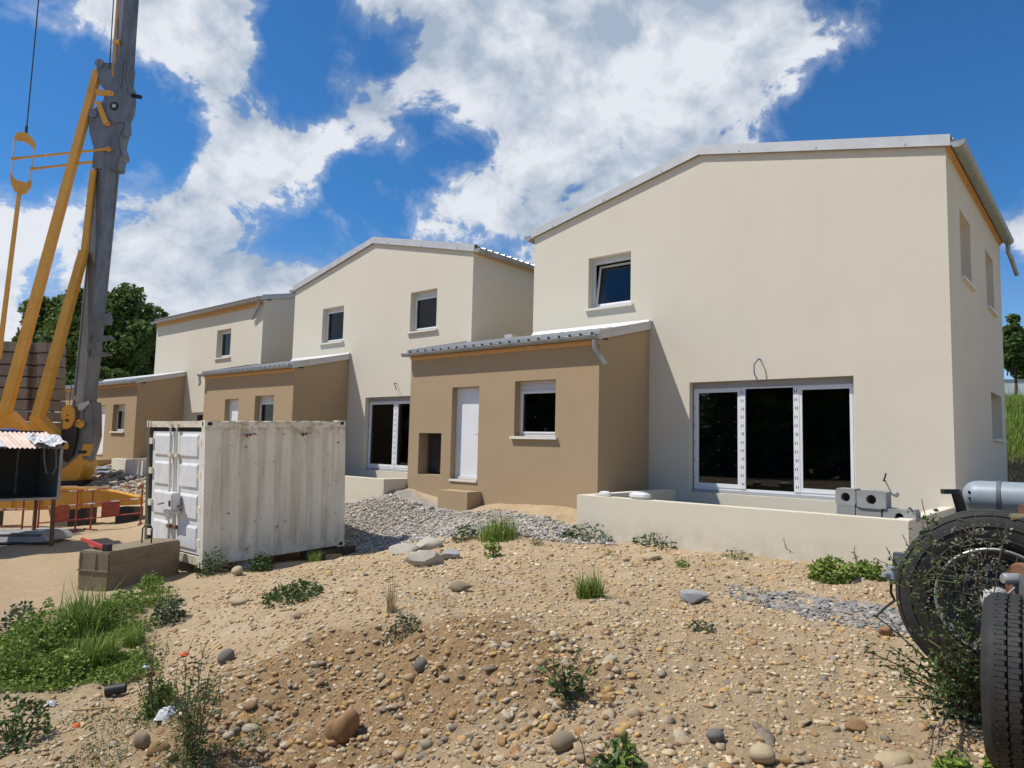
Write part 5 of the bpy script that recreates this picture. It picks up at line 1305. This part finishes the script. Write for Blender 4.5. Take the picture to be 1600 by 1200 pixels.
# single stones that can be picked out
def stone_obj(sub, seed, amp, ang, m, smooth=True):
    V, F = ico(sub); V = deform(V, seed, amp, ang); me = bpy.data.meshes.new('stone'); me.from_pydata(V.tolist(), [], F.tolist()); me.update()
    me.polygons.foreach_set('use_smooth', [smooth]*len(me.polygons)); me.materials.append(m); return me
def palmat(name, cs):
    m = Mat(name); oi = m.node('ShaderNodeObjectInfo'); r = m.node('ShaderNodeValToRGB'); m.L.new(oi.outputs['Random'], r.inputs[0])
    r.color_ramp.elements[0].color = cs[0]+(1,); r.color_ramp.elements[1].color = cs[1]+(1,)
    n = m.rng(m.noise(2.1, 6, .65), .3, .7); d = m.rng(m.noise(.9, 5, .7), .5, .7)
    k = m.mix(n, m.mix(1., r.outputs[0], (.66, .64, .62), 'MULTIPLY'), r.outputs[0]); m.color(m.mix(m.mul(d, .55), k, (.38, .27, .155))).rough(.85); m.b.inputs['Specular IOR Level'].default_value = .3
    m.bump(m.noise(5, 6, .65), .35, .05); return m.m
KINDS_ = [('ochre', palmat('ochre stone', ((.42, .255, .10), (.36, .20, .085))), 'rounded ochre river stone'), ('tan', palmat('tan stone', ((.37, .275, .17), (.44, .34, .22))), 'smooth tan river stone'),
          ('grey', palmat('grey stone', ((.24, .20, .15), (.36, .31, .235))), 'dull grey river stone'), ('rust', palmat('rust stone', ((.24, .135, .075), (.31, .185, .105))), 'rusty brown river stone'), ('pale', palmat('pale stone', ((.44, .375, .265), (.50, .43, .31))), 'pale cream river stone')]
protos = {k[0]: [stone_obj(2, 100+10*i+j, .28, 4, k[1]) for j in range(4)] for i, k in enumerate(KINDS_)}
taken = []
def put_stone(kind, x, y, s, where):
    i = [k[0] for k in KINDS_].index(kind); me = protos[kind][rnd.randrange(4)]
    o = bpy.data.objects.new('stone', me); COL.objects.link(o)
    sz = s*rnd.uniform(.5, .75); o.scale = (s*rnd.uniform(.9, 1.35), s*rnd.uniform(.7, 1.0), sz)
    o.rotation_euler = (rnd.gauss(0, .25), rnd.gauss(0, .25), rnd.uniform(0, 6.28)); o.location = (x, y, H1(x, y)+sz*rnd.uniform(-.25, .22))
    tag(o, KINDS_[i][2]+(' half sunk in the brown face of the mound' if where == 'mound' else ' lying loose on the level sandy ground'), 'stone', KINDS_[i][2]+('s on the mound' if where == 'mound' else 's on the level ground'))
wts = dict(ochre=5, tan=6, grey=4, rust=3, pale=3)
ks = list(wts); ww = [wts[k] for k in ks]
px = rng.uniform(340, 1020, 165); py = 960+rng.random(165)**.75*240
P_ = hit_base(px, py)
for i in range(165):
    if px[i] < 440 and py[i] < 1000: continue
    put_stone(rnd.choices(ks, ww)[0], P_[i][0], P_[i][1], min(.07, max(.02, rnd.lognormvariate(math.log(.030), .36))), 'mound')
px = rng.uniform(800, 1440, 95); py = 930+rng.random(95)**.8*270; P_ = hit_base(px, py)
for i in range(95):
    if px[i] < 1030 and py[i] > 1000: continue
    put_stone(rnd.choices(ks, ww)[0], P_[i][0], P_[i][1], min(.07, max(.024, rnd.lognormvariate(math.log(.034), .3))), 'flat')
# the pile of stones that rolled to the foot of the mound
px = rng.normal(345, 62, 60); py = rng.normal(1135, 45, 60); P_ = hit_base(px, np.clip(py, 1010, 1198))
for i in range(60): put_stone(rnd.choices(ks, (6, 6, 3, 4, 2))[0], P_[i][0], P_[i][1], min(.065, max(.03, rnd.lognormvariate(math.log(.042), .25))), 'mound')

def rock(px, py, w, hgt, m, label, seed, cat='stone', name='stone', amp=.22, ang=0, rot=None, sub=3, sink=.2, dep=.8, tilt=(0, 0), smooth=True):
    """one rock standing at a pixel of the photograph's ground; w and hgt in pixels"""
    p = gp(px, py+hgt*.35); D = float(np.dot(p, CF)); k = D/FPX; V, F = ico(sub); V = deform(V, seed, amp, ang); V /= np.abs(V).max(0)
    me = bpy.data.meshes.new(name); V = V*np.array((w*k/2, w*k/2*dep, hgt*k/2)); me.from_pydata(V.tolist(), [], F.tolist()); me.update(); me.polygons.foreach_set('use_smooth', [smooth]*len(F)); me.materials.append(m)
    if ang: me.set_sharp_from_angle(angle=math.radians(28))
    o = bpy.data.objects.new(name, me); COL.objects.link(o); o.location = (p[0], p[1], p[2]+hgt*k/2*(1-2*sink)); o.rotation_euler = (tilt[0], tilt[1], YAW if rot is None else YAW+rot); tag(o, label, cat); return o
rock(722, 914, 40, 20, M['boulder'], 'angular brown stone alone on the bare sandy ground', 3, ang=7)
rock(540, 1130, 46, 66, M['bigstone'], 'large orange brown boulder with a dark stain on the mound face', 8, sink=.12, tilt=(.3, 0))
rock(522, 1145, 30, 40, M['bigstone'], 'smaller brown stone pressed against the left of the orange boulder', 18, sink=.15)
rock(879, 1150, 42, 34, M['boulder'], 'rounded grey brown boulder at the bottom, right of centre', 21)
rock(1193, 1155, 44, 34, M['palestone'], 'large pale egg-shaped stone low on the right', 24, sink=.1, rot=-.5)
rock(1116, 1138, 32, 24, M['darkstone'], 'speckled dark grey round stone left of the pale egg-shaped one', 27)
rock(1386, 985, 24, 18, M['bigstone'], 'squared ochre block on the slate gravel', 31, ang=9)
rock(660, 1030, 28, 26, M['darkstone'], 'grey leaning stone high on the mound face', 33)
rock(350, 1028, 30, 26, M['darkstone'], 'dark round stone on the left slope of the mound', 36)
rock(245, 1158, 42, 30, M['bigstone'], 'rusty orange stone among the weeds, lower left', 39, ang=3)
rock(222, 1152, 26, 28, M['boulder'], 'brown stone beside the rusty orange one, lower left', 41)
rock(665, 872, 62, 40, M['rubble'], 'big pale broken concrete lump beside the container track', 44, 'rubble', 'rubble_lump', ang=6, dep=.6)
rock(708, 864, 38, 22, M['greyblock'], 'grey crushed concrete lump right of the big pale one', 47, 'rubble', 'rubble_lump', ang=6)
rock(672, 848, 46, 22, M['rubble'], 'flat whitish slab behind the big pale concrete lump', 50, 'rubble', 'rubble_lump', ang=6, dep=1.)
rock(628, 862, 52, 16, M['rubble'], 'low crumbled white plaster heap near the container corner', 53, 'rubble', 'rubble_lump', ang=4, dep=.9)
rock(1086, 927, 48, 22, M['greyblock'], 'jagged grey stone slab on the sandy ground', 56, ang=8, dep=.7)
rock(1020, 868, 34, 16, M['palestone'], 'flat pale stone near the low terrace wall', 58, ang=5)
rock(372, 893, 22, 18, M['palestone'], 'smooth pale stone at the foot of the container', 61)
rock(1395, 1155, 60, 26, M['palestone'], 'broad flat sandstone at the lower right', 64, ang=3, dep=.8, sink=.35)
rock(1340, 1120, 40, 20, M['bigstone'], 'flat reddish stone at the lower right', 66, ang=3, sink=.35)
rock(655, 998, 24, 17, M['bigstone'], 'short brown stone beside a low weed on the mound crest', 68, ang=2)
rock(470, 965, 26, 14, M['boulder'], 'oblong brown stone on the crest of the mound', 70)
rock(372, 942, 32, 15, M['palestone'], 'long pale stone on the left shoulder of the mound', 71)

# litter
def at_ground(px, py, up=0.): p = gp(px, py); p[2] += up; return p
p = at_ground(521, 873, .045); tag(MB().obox(p, CRH*.9+CFH*.42, CFH*.9-CRH*.42, (0, 0, 1), .32, .12, .09).build('plank_offcut', M['wood'], None, bevel=.004), 'short yellow plank offcut right of the container', 'plank')
p = at_ground(567, 861, .04); tag(MB().obox(p, CRH, CFH, (0, 0, 1), .30, .10, .08).build('plaster_offcut', M['rubble'], None, bevel=.008), 'white plaster offcut behind the yellow plank offcut', 'rubble')
def crumple(name, px, py, w, hgt, m, label, cat, seed):
    p = gp(px, py); k = float(np.dot(p, CF))/FPX; n = 10; r = np.random.default_rng(seed); vs = []
    for i in range(n+1):
        for j in range(n+1):
            u, v = i/n-.5, j/n-.5; e = 1-min(1, 4*(u*u+v*v)); vs.append(p+CRH*(u*w*k+r.normal(0, .02)*w*k)+CFH*(v*w*k*.8)+np.array((0, 0, .012+hgt*k*max(0, e)**.5*(.55+.55*r.random()))))
    o = MB().add(vs, [(i*(n+1)+j, i*(n+1)+j+1, (i+1)*(n+1)+j+1, (i+1)*(n+1)+j) for i in range(n) for j in range(n)], False).build(name, m, None); tag(o, label, cat)
crumple('plastic_sheet', 380, 886, 38, 16, M['plastic'], 'crumpled clear plastic sheet against the foot of the container', 'plastic', 3)
crumple('plastic_bag', 262, 1122, 34, 18, M['plastic'], 'crumpled white plastic bag among the weeds, lower left', 'plastic', 4)
crumple('paper_scrap', 79, 1103, 16, 6, M['plastic'], 'pale paper scrap on the grass, left', 'paper', 5)
crumple('orange_scrap', 120, 1131, 14, 5, M['orange'], 'orange scrap lying on the soil, lower left', 'scrap', 6)
crumple('orange_scrap', 288, 1018, 14, 5, M['orange'], 'orange scrap on the left slope of the mound', 'scrap', 7)
crumple('paper_scrap', 228, 1042, 15, 9, M['plastic'], 'white scrap caught in the grass beside the mound', 'paper', 8)
p = at_ground(188, 1084, .05); tag(MB().lathe(p-CRH*.14, CRH*.93+CFH*.3+np.array((0, 0, .1)), [(.04, 0), (.045, 0), (.045, .17), (.04, .17)], 20, closed=True).build('plastic_pipe', M['black'], None), 'short black plastic pipe in the grass, lower left', 'pipe')
p = at_ground(150, 1106, .012); tag(MB().bar(p-CRH*.16-CFH*.06, p+CRH*.16+CFH*.05, .012).build('stick', M['wood'], None), 'thin pale stick on the soil, lower left', 'stick')
for px_, py_, lb in ((160, 736, 'upper'), (166, 740, 'lower')):
    p = at_ground(px_, py_, .06+(.07 if lb == 'upper' else 0)); tag(MB().obox(p, CRH*.97-CFH*.24, CFH*.97+CRH*.24, (0, 0, 1), .75, .5, .06).build('insulation_panel', M['bluepanel'], None), 'pale blue insulation panel before the far annex, %s of the two' % lb, 'panel')
for px_, py_, w in ((194, 747, 20), (213, 748, 14)):
    rock(px_, py_, w, 7, M['darkstone'], 'dark stone left of the container, %s one' % ('wider' if w > 15 else 'narrower'), 80+w, ang=4)

# ------------------------------------------------------------------ plants
def leaves_np(C, size, elong, seed, upness=.4, tone=(0, 1), droop=0.):
    """diamond leaves round the points C"""
    r = np.random.default_rng(seed); n = len(C); d = r.normal(size=(n, 3)); d[:, 2] = np.abs(d[:, 2])*upness+droop; d /= np.linalg.norm(d, axis=1)[:, None]
    a = r.normal(size=(n, 3)); w = np.cross(d, a); w /= np.linalg.norm(w, axis=1)[:, None]; nn = np.cross(w, d)
    s = (size*np.exp(r.normal(0, .28, n)))[:, None]
    V = np.stack([C-d*s*.5, C+w*s*elong*.5+nn*s*.10, C+d*s*.5-nn*s*.08, C-w*s*elong*.5+nn*s*.10], 1).reshape(-1, 3); q = np.arange(n)[:, None]*4
    F = np.concatenate([q+[0, 1, 2], q+[0, 2, 3]]); t = np.repeat(r.uniform(*tone, n), 4)
    return V, F, t
def blades_np(B, hgt, wid, lean, seed, tone=(0, 1)):
    r = np.random.default_rng(seed); n = len(B); h = hgt*np.exp(r.normal(0, .3, n)); an = r.uniform(0, 6.283, n); ln = np.abs(r.normal(0, lean, n)); dx = np.stack([np.cos(an), np.sin(an), np.zeros(n)], -1); sd = np.stack([-np.sin(an), np.cos(an), np.zeros(n)], -1)
    up = np.array([0, 0, 1.]); L = []
    for f, wv in ((0, 1), (.5, .8), (1, 0)):
        c = B+up*(h*(f-.32*f*f*np.minimum(ln, 1.5)))[:, None]+dx*(h*ln*f*f*.9+h*.12*f*r.normal(0, 1, n))[:, None]
        if wv: L += [c-sd*wid*wv/2, c+sd*wid*wv/2]
        else: L += [c]
    V = np.stack(L, 1).reshape(-1, 3); q = np.arange(n)[:, None]*5; F = np.concatenate([q+[0, 1, 3], q+[0, 3, 2], q+[2, 3, 4]]); t = np.repeat(r.uniform(*tone, n), 5)
    return V, F, t
def join(parts):
    V = []; F = []; T = []; o = 0
    for v, f, t in parts: V.append(v); F.append(f+o); T.append(t); o += len(v)
    return np.concatenate(V), np.concatenate(F), np.concatenate(T)
def veg(name, parts, m, parent=None, stuff=True):
    V, F, T = join(parts); o = np_mesh(name, V, F, m, parent, smooth=False, color=np.stack([T, T, T, np.ones_like(T)], -1))
    if stuff: o['kind'] = 'stuff'
    return o
# grass strip on the left
n = 60000; px = rng.uniform(-40, 330, n); py = rng.uniform(915, 1198, n); P_ = hit_base(px[:n], py[:n]); gm = grass_mask(P_[:, 0], P_[:, 1]); keep = (gm+.5*vn(P_[:, 0]*4, P_[:, 1]*4, 41) > .40) & (rng.random(n) < gm)
B = P_[keep]; B[:, 2] = H(B[:, 0], B[:, 1]); nb = len(B); dd = B@CF; hh = np.clip(.04+.55*np.clip(vn(B[:, 0]*1.5, B[:, 1]*1.5, 40)*.7+vn(B[:, 0]*4, B[:, 1]*4, 42)*.5+.12, 0, 1), .05, .40)
veg('grass', [blades_np(B[:int(nb*.40)], hh[:int(nb*.40)], .007, .55, 3), leaves_np(B[int(nb*.40):]+np.stack([0*hh[int(nb*.40):], 0*hh[int(nb*.40):], hh[int(nb*.40):]*rng.random(nb-int(nb*.40))*.8], -1), .048, .6, 4, .5, (.0, 1.))], M['grass']); bpy.context.scene.objects['grass']['label'] = 'bright green grass and clover strip left of the mound'
# sparse small green and dry bits on the soil, lower left
n = 5000; px = rng.uniform(-40, 420, n); py = rng.uniform(1060, 1199, n); P_ = hit_base(px, py); cl = vn(P_[:, 0]*2.5, P_[:, 1]*2.5, 50); keep = cl > .12; B = P_[keep]; B[:, 2] = H(B[:, 0], B[:, 1])
veg('ground_cover', [blades_np(B[::2], .06, .004, .8, 7), leaves_np(B[1::2]+(0, 0, .02), .022, .5, 8)], M['leaf']); bpy.context.scene.objects['ground_cover']['label'] = 'thin low weeds on the bare soil, lower left'
# rough grass of the bank behind
n = 42000; x = rng.uniform(-6.5, 2.5, n); y = rng.uniform(23.5, 41, n); B = np.stack([x, y, H(x, y)], -1); vt = rng.random(n)
veg('bank_grass', [blades_np(B, .42, .03, .35, 9, (.1, .8))], M['grass']); bpy.context.scene.objects['bank_grass']['label'] = 'long grass on the bank behind the nearest house'
n = 3000; x = rng.uniform(-4, 1.5, n); y = rng.uniform(20.9, 24.2, n); B = np.stack([x, y, H(x, y)+.03], -1)
veg('straw', [blades_np(B, .22, .03, 1.6, 10)], M['straw']); bpy.context.scene.objects['straw']['label'] = 'dry straw at the foot of the bank'

def clump(px, py, w, hgt, kind, label, seed, dens=1.0, cat='weed', name='weed_clump'):
    """one low plant or tuft: w and hgt in pixels of the photograph"""
    p = gp(px, py); k = float(np.dot(p, CF))/FPX; R_, Ht = w*k/2, hgt*k; r = np.random.default_rng(seed)
    t = thing(name, p, label, cat)
    if kind == 'grass':
        n = int(170*dens); a = r.uniform(0, 6.283, n); q = R_*.75*np.sqrt(r.random(n)); B = np.stack([p[0]+np.cos(a)*q, p[1]+np.sin(a)*q*.8, np.zeros(n)], -1); B[:, 2] = H(B[:, 0], B[:, 1])-.005
        veg('blades', [blades_np(B, Ht*.85, max(.006, Ht*.035), .6, seed)], M['grass'], t)
    elif kind == 'dry':
        n = int(60*dens); a = r.uniform(0, 6.283, n); q = R_*.4*np.sqrt(r.random(n)); B = np.stack([p[0]+np.cos(a)*q, p[1]+np.sin(a)*q, np.zeros(n)], -1); B[:, 2] = H(B[:, 0], B[:, 1])-.005
        veg('blades', [blades_np(B, Ht, max(.004, Ht*.02), .35, seed)], M['straw'], t)
    else:
        lm = M['greyleaf'] if kind == 'grey' else M['leaf'] if kind == 'dark' else M['grass']
        n = int(260*dens); a = r.uniform(0, 6.283, n); q = R_*np.sqrt(r.random(n)); z = r.random(n)*Ht*(1-.6*(q/R_)**2); C = np.stack([p[0]+np.cos(a)*q, p[1]+np.sin(a)*q*.8, np.zeros(n)], -1); C[:, 2] = H(C[:, 0], C[:, 1])+z+.004
        ls = max(.014, min(.06, Ht*.30))
        ok_ = r.random(n) < .55+.45*np.clip(1.2-q/R_, 0, 1); veg('leaves', [leaves_np(C[ok_], ls, .5, seed, .6)], lm, t)
        mb = MB()
        for i in range(min(14, 5+int(9*dens))):
            j = r.integers(0, n); mb.tube([p+(0, 0, -.02), (p+C[j])/2+(0, 0, Ht*.12), C[j]], max(.002, Ht*.012), 4, caps=False)
        mb.build('stems', M['stem'], t)
    return t
W_ = [(60, 1012, 120, 62, 'green', 'tall leafy weed in the middle of the grass strip', 3.0), (128, 985, 110, 58, 'grass', 'tall grass tuft at the back of the grass strip', 3.2), (185, 962, 84, 40, 'green', 'bright weed where the grass strip narrows', 2.4), (150, 1040, 90, 50, 'grass', 'long arching grass at the front of the grass strip', 2.4), (95, 1062, 100, 46, 'green', 'leafy weed at the front edge of the grass strip', 2.4), (20, 1050, 90, 56, 'green', 'dense weed at the left edge before the grass strip', 2.4), (210, 1005, 50, 30, 'grass', 'grass tuft where the grass strip meets the mound', 1.8),
 (234, 930, 48, 34, 'green', 'round bright weed on the yard below the concrete block', 1.6), (262, 974, 60, 44, 'grey', 'grey green weed on the left shoulder of the mound', 1.3), (407, 890, 48, 32, 'dark', 'dark bushy weed against the container side', 1.5), (330, 900, 56, 44, 'dark', 'leafy weed at the near corner post of the container', 1.2),
 (490, 880, 34, 20, 'grass', 'small grass tuft beside the container, near the plank offcut', .6), (458, 940, 108, 26, 'dark', 'wide low green weed on the crest of the mound', 2.2), (629, 990, 68, 20, 'grey', 'low grey green weed on the mound crest, right of the dry tuft', 1.3), (610, 962, 34, 42, 'dry', 'dry grass tuft on the mound crest', 1), (922, 934, 62, 38, 'grass', 'dense dark grass tuft alone on the bare ground', 1.8),
 (778, 843, 92, 36, 'grass', 'largest grass tuft at the edge of the grey gravel', 2.2), (725, 842, 46, 26, 'dark', 'sparse weed left of the largest gravel tuft', .9), (926, 842, 80, 26, 'dark', 'weeds at the left foot of the long terrace wall', 1.5), (769, 868, 34, 30, 'green', 'upright leafy weed below the gravel heap', .7), (838, 853, 26, 9, 'dark', 'tiny flat weed right of the upright leafy weed', .5),
 (1030, 850, 84, 20, 'dark', 'low dark weeds along the middle of the long terrace wall', 1.3), (1066, 886, 24, 14, 'green', 'small green weed beside the flat pale stone', .5), (1300, 906, 72, 36, 'green', 'lush green weed at the right foot of the terrace wall', 3.0), (1358, 904, 60, 28, 'green', 'lower weed between the lush one and the trailer lamp', 2.0), (1094, 990, 56, 18, 'grey', 'flat grey green rosette on the stony ground', .9),
 (955, 868, 30, 8, 'dark', 'faint flat weed on the sand before the terrace wall', .4), (886, 842, 22, 14, 'dark', 'little weed just left of the terrace wall corner', .5), (1150, 868, 50, 14, 'dark', 'thin weed line at the foot of the long terrace wall', .6), (75, 950, 18, 14, 'green', 'single green tuft on the sandy yard at left', .4), (95, 960, 22, 9, 'dark', 'flat weed next to the single tuft on the yard', .4),
 (30, 985, 70, 44, 'grey', 'pale weed at the left edge of the grass', 1.0), (18, 1155, 130, 80, 'dark', 'dark broad weed in the lower left corner', 1.6), (250, 1100, 60, 46, 'green', 'yellow green weed beside the plastic bag', 1.0), (1490, 1196, 56, 44, 'green', 'ferny green weed at the bottom, left of the small tyre', 1.2), (1575, 1206, 66, 50, 'green', 'ferny green weed under the small tyre', 1.4), (965, 1212, 86, 56, 'dark', 'round-leaved weed at the bottom edge', .8)]
for i, (px_, py_, w, hg, kd, lb, dn) in enumerate(W_): clump(px_, py_, w, hg, kd, lb, 200+i, dn)

def stalky(px, py, tips, label, seed, leaf='leaf', headm='seed', hs=.013, ls=.03, per=14, sr=.004, heads=0, name='tall_weed', cat='weed', D=None, spread=.05, low=60):
    """plant with distinct stalks: tips are pixels its stalks reach"""
    p = gp(px, py); D = float(np.dot(p, CF)) if D is None else D; r = np.random.default_rng(seed); t = thing(name, p, label, cat); mb = MB(); LC = []; HC = []
    for tx, ty in tips:
        q = np.array(at(tx, ty, D*r.uniform(.95, 1.05))); b = p+np.append(r.normal(0, .02, 2), -.02); m1 = b*.66+q*.34+np.append(r.normal(0, spread, 2), .04); m2 = b*.3+q*.7+np.append(r.normal(0, spread*.8, 2), .03)
        pts = [b, m1, m2, q]; 
        u = np.linspace(0, 1, 9); cur = np.stack([(1-u)**3, 3*u*(1-u)**2, 3*u*u*(1-u), u**3], -1)@np.array(pts); mb.tube(list(cur), sr, 5, r2=sr*.4)
        for k in range(per):
            f = r.uniform(.2, 1.0); i0 = min(7, int(f*8)); c = cur[i0]+(cur[i0+1]-cur[i0])*(f*8-i0)+r.normal(0, spread*.55, 3); LC.append(c)
            if k % 4 == 0: mb.tube([cur[min(8, int(f*8))], c], sr*.4, 3, caps=False)
        for k in range(heads):
            f = r.uniform(.72, 1.0); c0 = cur[min(8, int(f*8))]; c = c0+np.append(r.normal(0, .05, 2), abs(r.normal(0, .035))); mb.tube([c0, c], sr*.35, 3, caps=False)
            for z in range(6): HC.append(c+r.normal(0, .012, 3))
    for k in range(low): LC.append(p+np.append(r.normal(0, spread*1.6, 2), abs(r.normal(.05, .07))))
    mb.build('stalks', M['stem'], t); veg('leaves', [leaves_np(np.array(LC), ls, .42, seed, .5)], M[leaf], t)
    if HC: veg('seed_heads', [leaves_np(np.array(HC), hs, .7, seed+1, .8)], M[headm], t)
stalky(888, 1090, [(868, 1015), (905, 1008), (930, 1030), (840, 1050), (915, 1060), (870, 1065), (880, 1040), (850, 1040)], 'dark weed with round leaves standing on the mound face', 301, ls=.042, per=16, spread=.035, low=110, sr=.0055)
stalky(985, 1225, [(955, 1175), (990, 1172), (1005, 1190), (940, 1195)], 'broad-leaved weed cut by the bottom edge', 302, leaf='grass', ls=.045, per=8, spread=.03, low=30)
stalky(925, 1215, [(905, 1150), (912, 1180)], 'single thin stalk at the bottom edge', 303, per=2, spread=.008, low=0, ls=.02)
stalky(300, 1190, [(318, 1010), (290, 1030), (330, 1040), (275, 1060), (345, 1060), (305, 1050), (260, 1090), (340, 1100), (325, 1075), (285, 1100)], 'tall feathery weed, the taller clump at lower left', 304, ls=.027, per=95, spread=.07, low=650, sr=.0055)
stalky(235, 1110, [(228, 960), (245, 985), (218, 1000), (262, 1000), (240, 1020), (250, 1050), (212, 1040)], 'thin upright weed on the edge of the grass, left of the feathery clump', 305, ls=.027, per=55, spread=.055, low=260, sr=.005)
stalky(268, 1085, [(305, 990), (280, 1020)], 'bent bare stalks between the two tall weeds', 306, ls=.018, per=6, spread=.02, low=10)
# the tall weed before the trailer
stalky(1515, 1130, [(1440, 815), (1480, 845), (1500, 820), (1525, 800), (1545, 850), (1575, 815), (1590, 870), (1455, 870), (1425, 900), (1560, 905), (1490, 900), (1530, 880), (1600, 920), (1508, 935), (1555, 960)], 'tall weed with pale seed heads before the trailer wheel', 310, leaf='greyleaf', ls=.040, per=26, sr=.0042, heads=9, spread=.06, low=240, D=3.62)
stalky(1500, 1125, [(1385, 855), (1410, 835), (1395, 870), (1440, 780)], 'loose arching seed stalks left of the trailer wheel', 311, leaf='greyleaf', headm='leaf', hs=.02, ls=.03, per=6, sr=.005, heads=11, spread=.04, low=0, D=3.6)
stalky(1520, 1090, [(1366, 960), (1350, 1015), (1390, 1010), (1410, 1060), (1440, 985), (1400, 1090), (1380, 1040), (1450, 1040)], 'brown twiggy vetch leaning left of the tall weed', 312, leaf='leaf', ls=.030, per=44, sr=.0062, spread=.05, low=20, D=3.3)
stalky(1540, 1110, [(1500, 960), (1480, 990), (1540, 970), (1460, 1020), (1510, 1010), (1450, 1060), (1530, 1040), (1480, 1080)], 'leafy green weed at the foot of the trailer wheels', 313, leaf='leaf', ls=.050, per=46, sr=.004, spread=.09, low=330, D=3.5)
for i, (px_, py_, tp, lb) in enumerate(((1053, 852, [(1050, 818), (1046, 834)], 'thin dead stalk at the middle of the terrace wall'), (1228, 868, [(1225, 838), (1232, 846)], 'thin weed stalks against the right half of the terrace wall'), (1337, 880, [(1336, 852), (1330, 862)], 'small upright stalk behind the lush weed'), (905, 838, [(903, 812), (912, 820), (918, 828)], 'sparse stalks at the left end of the terrace wall'))):
    stalky(px_, py_, tp, lb, 330+i, leaf='greyleaf', ls=.035, per=7, spread=.03, low=8, sr=.006)

# ------------------------------------------------------------------ trees
def tree(name, base, height, crown, label, seed, nl=9000, ls=.28, trunk_r=.2, clumps=34, m='tree', cat='tree', group=None):
    """crown = (cx, cy, cz, rx, ry, rz) in world coordinates"""
    r = np.random.default_rng(seed); t = thing(name, base, label, cat, group); b = np.array(base, float); cx, cy, cz, rx, ry, rz = crown; c = np.array((cx, cy, cz)); R3 = np.array((rx, ry, rz))
    mb = MB(); top = c+(0, 0, rz*.35); mb.tube([b-(0, 0, .3), b*.6+c*.4+np.append(r.normal(0, .1, 2), 0), top], trunk_r, 9, r2=trunk_r*.25)
    cl = []
    while len(cl) < clumps:
        d = r.normal(size=3); d /= np.linalg.norm(d); q = c+d*R3*r.uniform(.45, .92); cl.append((q, r.uniform(.22, .42)*min(rx, rz)))
    for q, _ in cl[:16]:
        s = b*.45+c*.55+r.normal(0, .1, 3); mb.tube([s, (s+q)/2+(0, 0, .1*rz), q], trunk_r*.32, 5, r2=trunk_r*.05)
    mb.build('trunk', M['bark'], t); C = []
    per = nl//clumps
    for q, rad in cl:
        d = r.normal(size=(per, 3)); d /= np.linalg.norm(d, axis=1)[:, None]; C.append(q+d*rad*(r.random((per, 1))**.45)*np.array((1, 1, .8)))
    n = int(nl*.25); d = r.normal(size=(n, 3)); d /= np.linalg.norm(d, axis=1)[:, None]; C.append(c+d*R3*.8*r.random((n, 1))**.4)
    veg('crown', [leaves_np(np.concatenate(C), ls, .62, seed, .7)], M[m], t)
    return t
def crown_at(px, py, wx, hy, D):
    c = at(px, py, D); k = D/FPX; return (c[0], c[1], c[2], wx*k/2, wx*k/2, hy*k/2)
def tree_px(name, px, py, wx, hy, D, label, seed, basey=640, **kw):
    cr = crown_at(px, py, wx, hy, D); z = H1(cr[0], cr[1]); tree(name, (cr[0], cr[1], z), 0, cr, label, seed, **kw)
tree_px('leafy_tree', 165, 525, 160, 170, 44, 'big dense green tree behind the farthest house and crane mast', 401, nl=26000, ls=.34, trunk_r=.35, clumps=60)
tree_px('leafy_tree', 75, 525, 100, 130, 46, 'smaller looser green tree left of the big one, behind the ballast', 402, nl=9000, ls=.32, trunk_r=.25, clumps=34)
tree_px('leafy_tree', 225, 575, 90, 100, 50, 'dark tree low behind the farthest annex roof', 403, nl=8000, ls=.34, trunk_r=.25)
tree_px('garden_hedge', 130, 610, 190, 70, 40, 'dark hedge behind the farthest annex', 404, nl=9000, ls=.28, trunk_r=.15, cat='hedge')
tree_px('young_tree', 1584, 540, 46, 92, 34, 'young tree with a thin trunk on the grass bank, far right', 405, nl=5200, ls=.20, trunk_r=.10, clumps=30)
tree_px('round_shrub', 1606, 577, 60, 40, 40, 'dark shrub behind the young tree, far right', 406, nl=2500, ls=.22, trunk_r=.06, cat='shrub')
# unseen belt of trees added behind the camera to darken the window reflections
n = 34000; u = rng.random(n); c0 = np.stack([-85+125*u, -46+10*np.sin(u*17)+rng.normal(0, 2, n), np.zeros(n)], -1); ht = 8.5+2.5*np.sin(u*41)+1.6*np.sin(u*97); c0[:, 2] = -2.4+ht*rng.random(n)**.8
veg('unseen_woods', [leaves_np(c0, 1.3, .8, 77, .7)], M['tree']); bpy.context.scene.objects['unseen_woods']['label'] = 'unseen belt of dark trees added to darken the window reflections'
# white boundary wall on top of the bank
def far_wall():
    a = at(1540, 601, 39); b = at(1640, 602, 38); d = (b-a)/np.linalg.norm(b-a); L = np.linalg.norm(b-a); c = (a+b)/2; n = np.cross(d, (0, 0, 1.))
    t = thing('boundary_wall', (c[0], c[1], c[2]-1), 'pale boundary wall on top of the grass bank, far right', 'wall')
    MB().obox(c+(0, 0, -.85), d, n, (0, 0, 1), L, .2, 2.2).build('wall_panel', M['plastic'], t); MB().obox(c+(0, 0, .27), d, n, (0, 0, 1), L+.1, .28, .06).build('coping', M['greyblock'], t)
far_wall()
